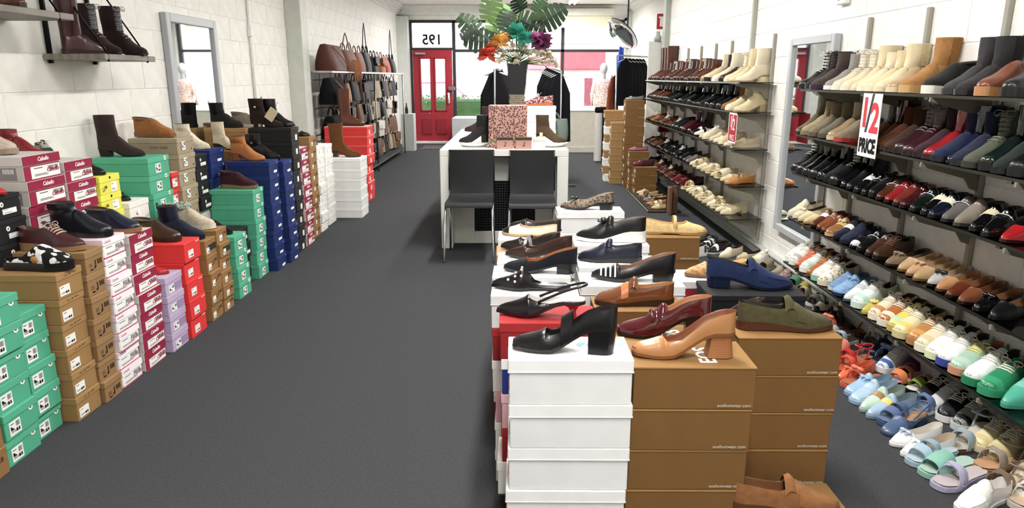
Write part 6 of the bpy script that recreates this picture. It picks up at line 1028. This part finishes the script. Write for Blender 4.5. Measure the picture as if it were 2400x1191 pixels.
# ---------------------------------------------------------------- shoes on the floor by the near rack
def floor_row(items, nm, ang, z=0.0, sc=1.0):
    for k, it in enumerate(items):
        x, y, rest = it; cn, sp = rest.split('|'); st, c = parse(sp); b = st.split('+')[0]; a = ang + rs.uniform(-6, 6); L = .255 * sc
        lab = '%s %s, %s from the far end, %s' % (cn, SAYS[b], ORD[len(items) - k], nm)
        shoe(st, c, (x + L / 2 * math.cos(R(a - 180)), y + L / 2 * math.sin(R(a - 180)), z + .001), a, lab, 'shoes, ' + nm, y < 3.6, sc * rs.uniform(.97, 1.03))
A = [(1.52, 2.12, X_('plain white', 'moc', '#f2f1ee', '#f6f5f2', '#e6e4de', '#efeeea')), (1.52, 2.26, X_('lilac', 'sandal', '#b9b4d2', '#c2bcd6', '', '#cfc2c2')), (1.52, 2.345, X_('mint', 'sandal+slide', '#8fc4b2', '#a2cdbc', '', '#b9d4c6')), (1.51, 2.42, X_('pale blue', 'sandal+two', '#a8c2d2', '#b2c9d6', '', '#c2d2da')), (1.52, 2.49, X_('white', 'flat+bow', '#eef0f0', '#e2e6e8', '', '#c9b8a0')), (1.52, 2.57, X_('white ballet', 'flat+bow', '#f1f1ef', '#e6e6e4', '#b9c6d6', '#dcd6cc')), (1.54, 2.66, X_('slate blue', 'sling+low+sq', '#5a6f92', '#4a5c7c', '', '#c49a72')), (1.56, 2.74, X_('denim blue', 'sandal+two', '#6479a2', '#56698c', '', '#7a8cae')), (1.54, 2.81, X_('pale blue and yellow', 'loafer', '#a9c2d8', '#8fa8bc', '#e6d06a', '#7c8c90')), (1.54, 2.87, X_('mint and brown', 'loafer', '#c2d8c8', '#a8bcae', '#a8845a', '#8a9488')), (1.54, 2.95, X_('ice blue', 'moc', '#b2cbe0', '#a2bcd2', '', '#8ca2b4')), (1.55, 3.03, X_('sky blue', 'moc+bow', '#a2c2de', '#92b2ce', '', '#7c93a6')), (1.57, 3.12, X_('coral', 'sandal+bow', '#ea7a5c', '#d96a4c', '', '#c07a56')), (1.585, 3.2, X_('orange', 'flat+bow', '#e4744c', '#c9623e', '', '#d0683c')), (1.6, 3.28, X_('orange-red', 'sandal', '#e05c40', '#c25034', '', '#c9623e')), (1.64, 3.38, X_('red strappy', 'sandal+ankle', '#c93038', '#8a2228', '', '#b07a5c')), (1.66, 3.5, X_('coral pink', 'sandal+slide', '#e88f78', '#d9b8a2')), (1.7, 3.62, X_('pale blue', 'sandal+two', '#b8c9d6', '#c9d4dc')), (1.72, 3.75, X_('silver grey', 'sandal', '#b9b6b0', '#cfcac0')), (1.76, 3.88, X_('coral', 'sandal+bow', '#e07c5c', '#c2684a'))]
floor_row(A, 'front floor row', 204)
B_ = [(1.9, 2.1, X_('brown strappy', 'sandal+ankle', '#6b4a38', '#3a2a22', '', '#d9b89a')), (1.72, 2.14, X_('white strappy', 'sandal+ankle', '#e6e2dc', '#cfc8bc', '', '#d9c0a6')), (1.66, 2.22, X_('bronze strappy', 'sandal+ankle', '#8a7462', '#4a3a30', '', '#cfae90')), (1.78, 2.2, X_('white and brown', 'sneaker', '#e9e6e2', '#f1efe9', '#8a6a52')), (1.83, 2.29, X_('beige', 'sneaker', '#cbbfa2', '#d9d0b8', '#b9a888')), (1.74, 2.38, X_('nude strappy', 'sandal+ankle', '#a89a90', '#c49a72', '', '#d2a47c')), (1.84, 2.45, X_('cream', 'sneaker', '#dccf9f', '#e6dcb8', '#cfbf8c')), (1.83, 2.53, X_('pale cream', 'sneaker', '#e2d6a9', '#e9dfbe', '#d6c692')), (1.72, 2.53, X_('grey wedge', 'sandal+hi+wedge+ankle', '#a4b4bc', '#8a5a3c', '', '#c9c2b6')), (1.86, 2.62, X_('cream slip-on', 'flat', '#dacb94', '#cdbd84', '', '#2a2622')), (1.86, 2.7, X_('grey and black', 'sneaker', '#8c8f8c', '#d9d9d6', '#1d1d1f')), (1.84, 2.78, X_('black and white', 'sneaker', '#232326', '#efece8', '#3a3a3c')), (1.85, 2.87, X_('white laced', 'sneaker', '#d9d9da', '#e6e4e2', '#cfcfd0')), (1.84, 2.96, X_('black', 'sneaker', '#202022', '#1b1b1c', '#2a2a2c')), (1.74, 2.85, X_('blue crossed', 'sandal', '#7288b2', '#e6e6e6', '', '#9aa8c2')), (1.84, 3.05, X_('green and black', 'sandal+two', '#8a9a3c', '#1d1d1f', '', '#efe9df')), (1.8, 3.14, X_('pink and orange', 'sandal+two', '#e08a4c', '#2a2022', '', '#e2b2bc')), (1.95, 3.28, X_('purple and red', 'sandal+slide', '#6b2458', '#3a1a30', '', '#c22a38')), (1.84, 3.3, X_('white and blue', 'sneaker', '#dfe6ee', '#f1f1f0', '#4c70a8')), (1.86, 3.4, X_('blue', 'sandal+bow', '#7fa2d0', '#5a78a8')), (1.9, 3.52, X_('navy', 'moc', '#2d3a5e', '#232c48')), (1.93, 3.66, X_('beige bow', 'sandal+bow', '#d9d0c0', '#c9bfae')), (1.95, 3.82, X_('terracotta', 'sandal+bow', '#c25a40', '#8a3c2c', '', '#8a5a40'))]
floor_row(B_, 'back floor row', 204)
C_ = [(1.84, 3.98, X_('black and white', 'sandal+two', '#232326', '#e6e4e0')), (1.9, 4.1, X_('taupe', 'sandal+bow', '#9c8c78', '#bcae98')), (1.88, 4.24, X_('cream and black', 'flat+cap', '#e6dcc2', '#1d1c1c', '#1d1c1c')), (1.9, 4.36, X_('silver', 'sandal+two', '#bab8b0', '#d2cec4')), (1.86, 4.5, X_('beige', 'sandal', '#d2c2a6', '#c2b292')), (1.93, 4.62, X_('yellow', 'sandal+slide', '#b9aa3c', '#cfc48a')), (1.93, 4.78, X_('green', 'sandal+slide', '#4c8a6a', '#b9c2b0')), (1.9, 4.92, X_('pink snakeskin', 'loafer', '#b99a94:snake:#6b5450', '#cdbcb2')), (1.9, 5.08, X_('sand', 'mule', '#a89a86', '#c9bda8')), (1.88, 5.24, X_('taupe', 'sandal+slide', '#8c7f6c', '#b0a48e')), (1.86, 5.4, X_('white and yellow', 'sneaker', '#e9e6da', '#efece2', '#d9cf7c')), (1.8, 5.55, X_('beige', 'flat', '#c6b894', '#a89a78')), (1.68, 5.62, X_('cream', 'loafer', '#dcd2bc', '#cfc4ac')), (1.6, 5.75, X_('black and white', 'loafer', '#1f1f22', '#e9e6e0', '#efece6')), (1.36, 5.6, X_('white and black', 'sneaker', '#efeeea', '#f2f1ee', '#1d1d20')), (1.6, 5.92, X_('zebra', 'sandal+two', '#e2e0da:cow:#1d1d1f', '#2a2826')), (1.66, 6.06, X_('dark grey', 'sandal+two', '#4c4a46', '#2a2826')), (1.6, 6.2, X_('pewter', 'sandal+slide', '#6f6b5e', '#3a3832')), (1.58, 6.34, X_('grey-green', 'sandal+slide', '#8a8a76', '#5a584c'))]
floor_row(C_, 'long floor row beyond', 206)
T_ = [(1.50 + .012 * (k % 2), 7.72 + .13 * k, X_(n_, s, c, '#8a6a48', '', '#c2a476')) for k, (n_, s, c) in enumerate([('pale gold', 'flat', '#cdbb8c'), ('cream', 'sandal+two', '#d6c8a4'), ('tan', 'flat+bow', '#a8804c'), ('brown', 'loafer', '#5a3c28'), ('snakeskin', 'flat', '#9c8a72:snake:#4a3f36'), ('black', 'flat', bk), ('bronze', 'sandal', '#7a5f3c'), ('beige', 'flat+bow', '#c2a87c'), ('cream', 'loafer', '#dccfae'), ('taupe', 'flat', '#8c7c68')])]
floor_row(T_, 'dark tray on the floor', 190, .02)
for st, c, x, y, z, a, lab in [('flat', D('#8f8b88', '#5a5856'), 1.56, 9.55, 1.156, 190, 'grey shoe on top of the tall kraft stack by the pillar'), ('flat', D('#b0707c:suede', '#5a3038'), 1.58, 9.2, .521, 188, 'pink-red flat on the kraft boxes by the far rack'), ('loafer', D('#5a2a44:suede', '#2a1a22'), 1.6, 8.87, .361, 188, 'purple loafer on the low kraft boxes by the far rack'), ('flat', D('#9c2a34', '#4a1a1e'), 1.61, 9.0, .361, 190, 'red flat behind the purple loafer')]: shoe(st, c, (x, y, z), a, lab)
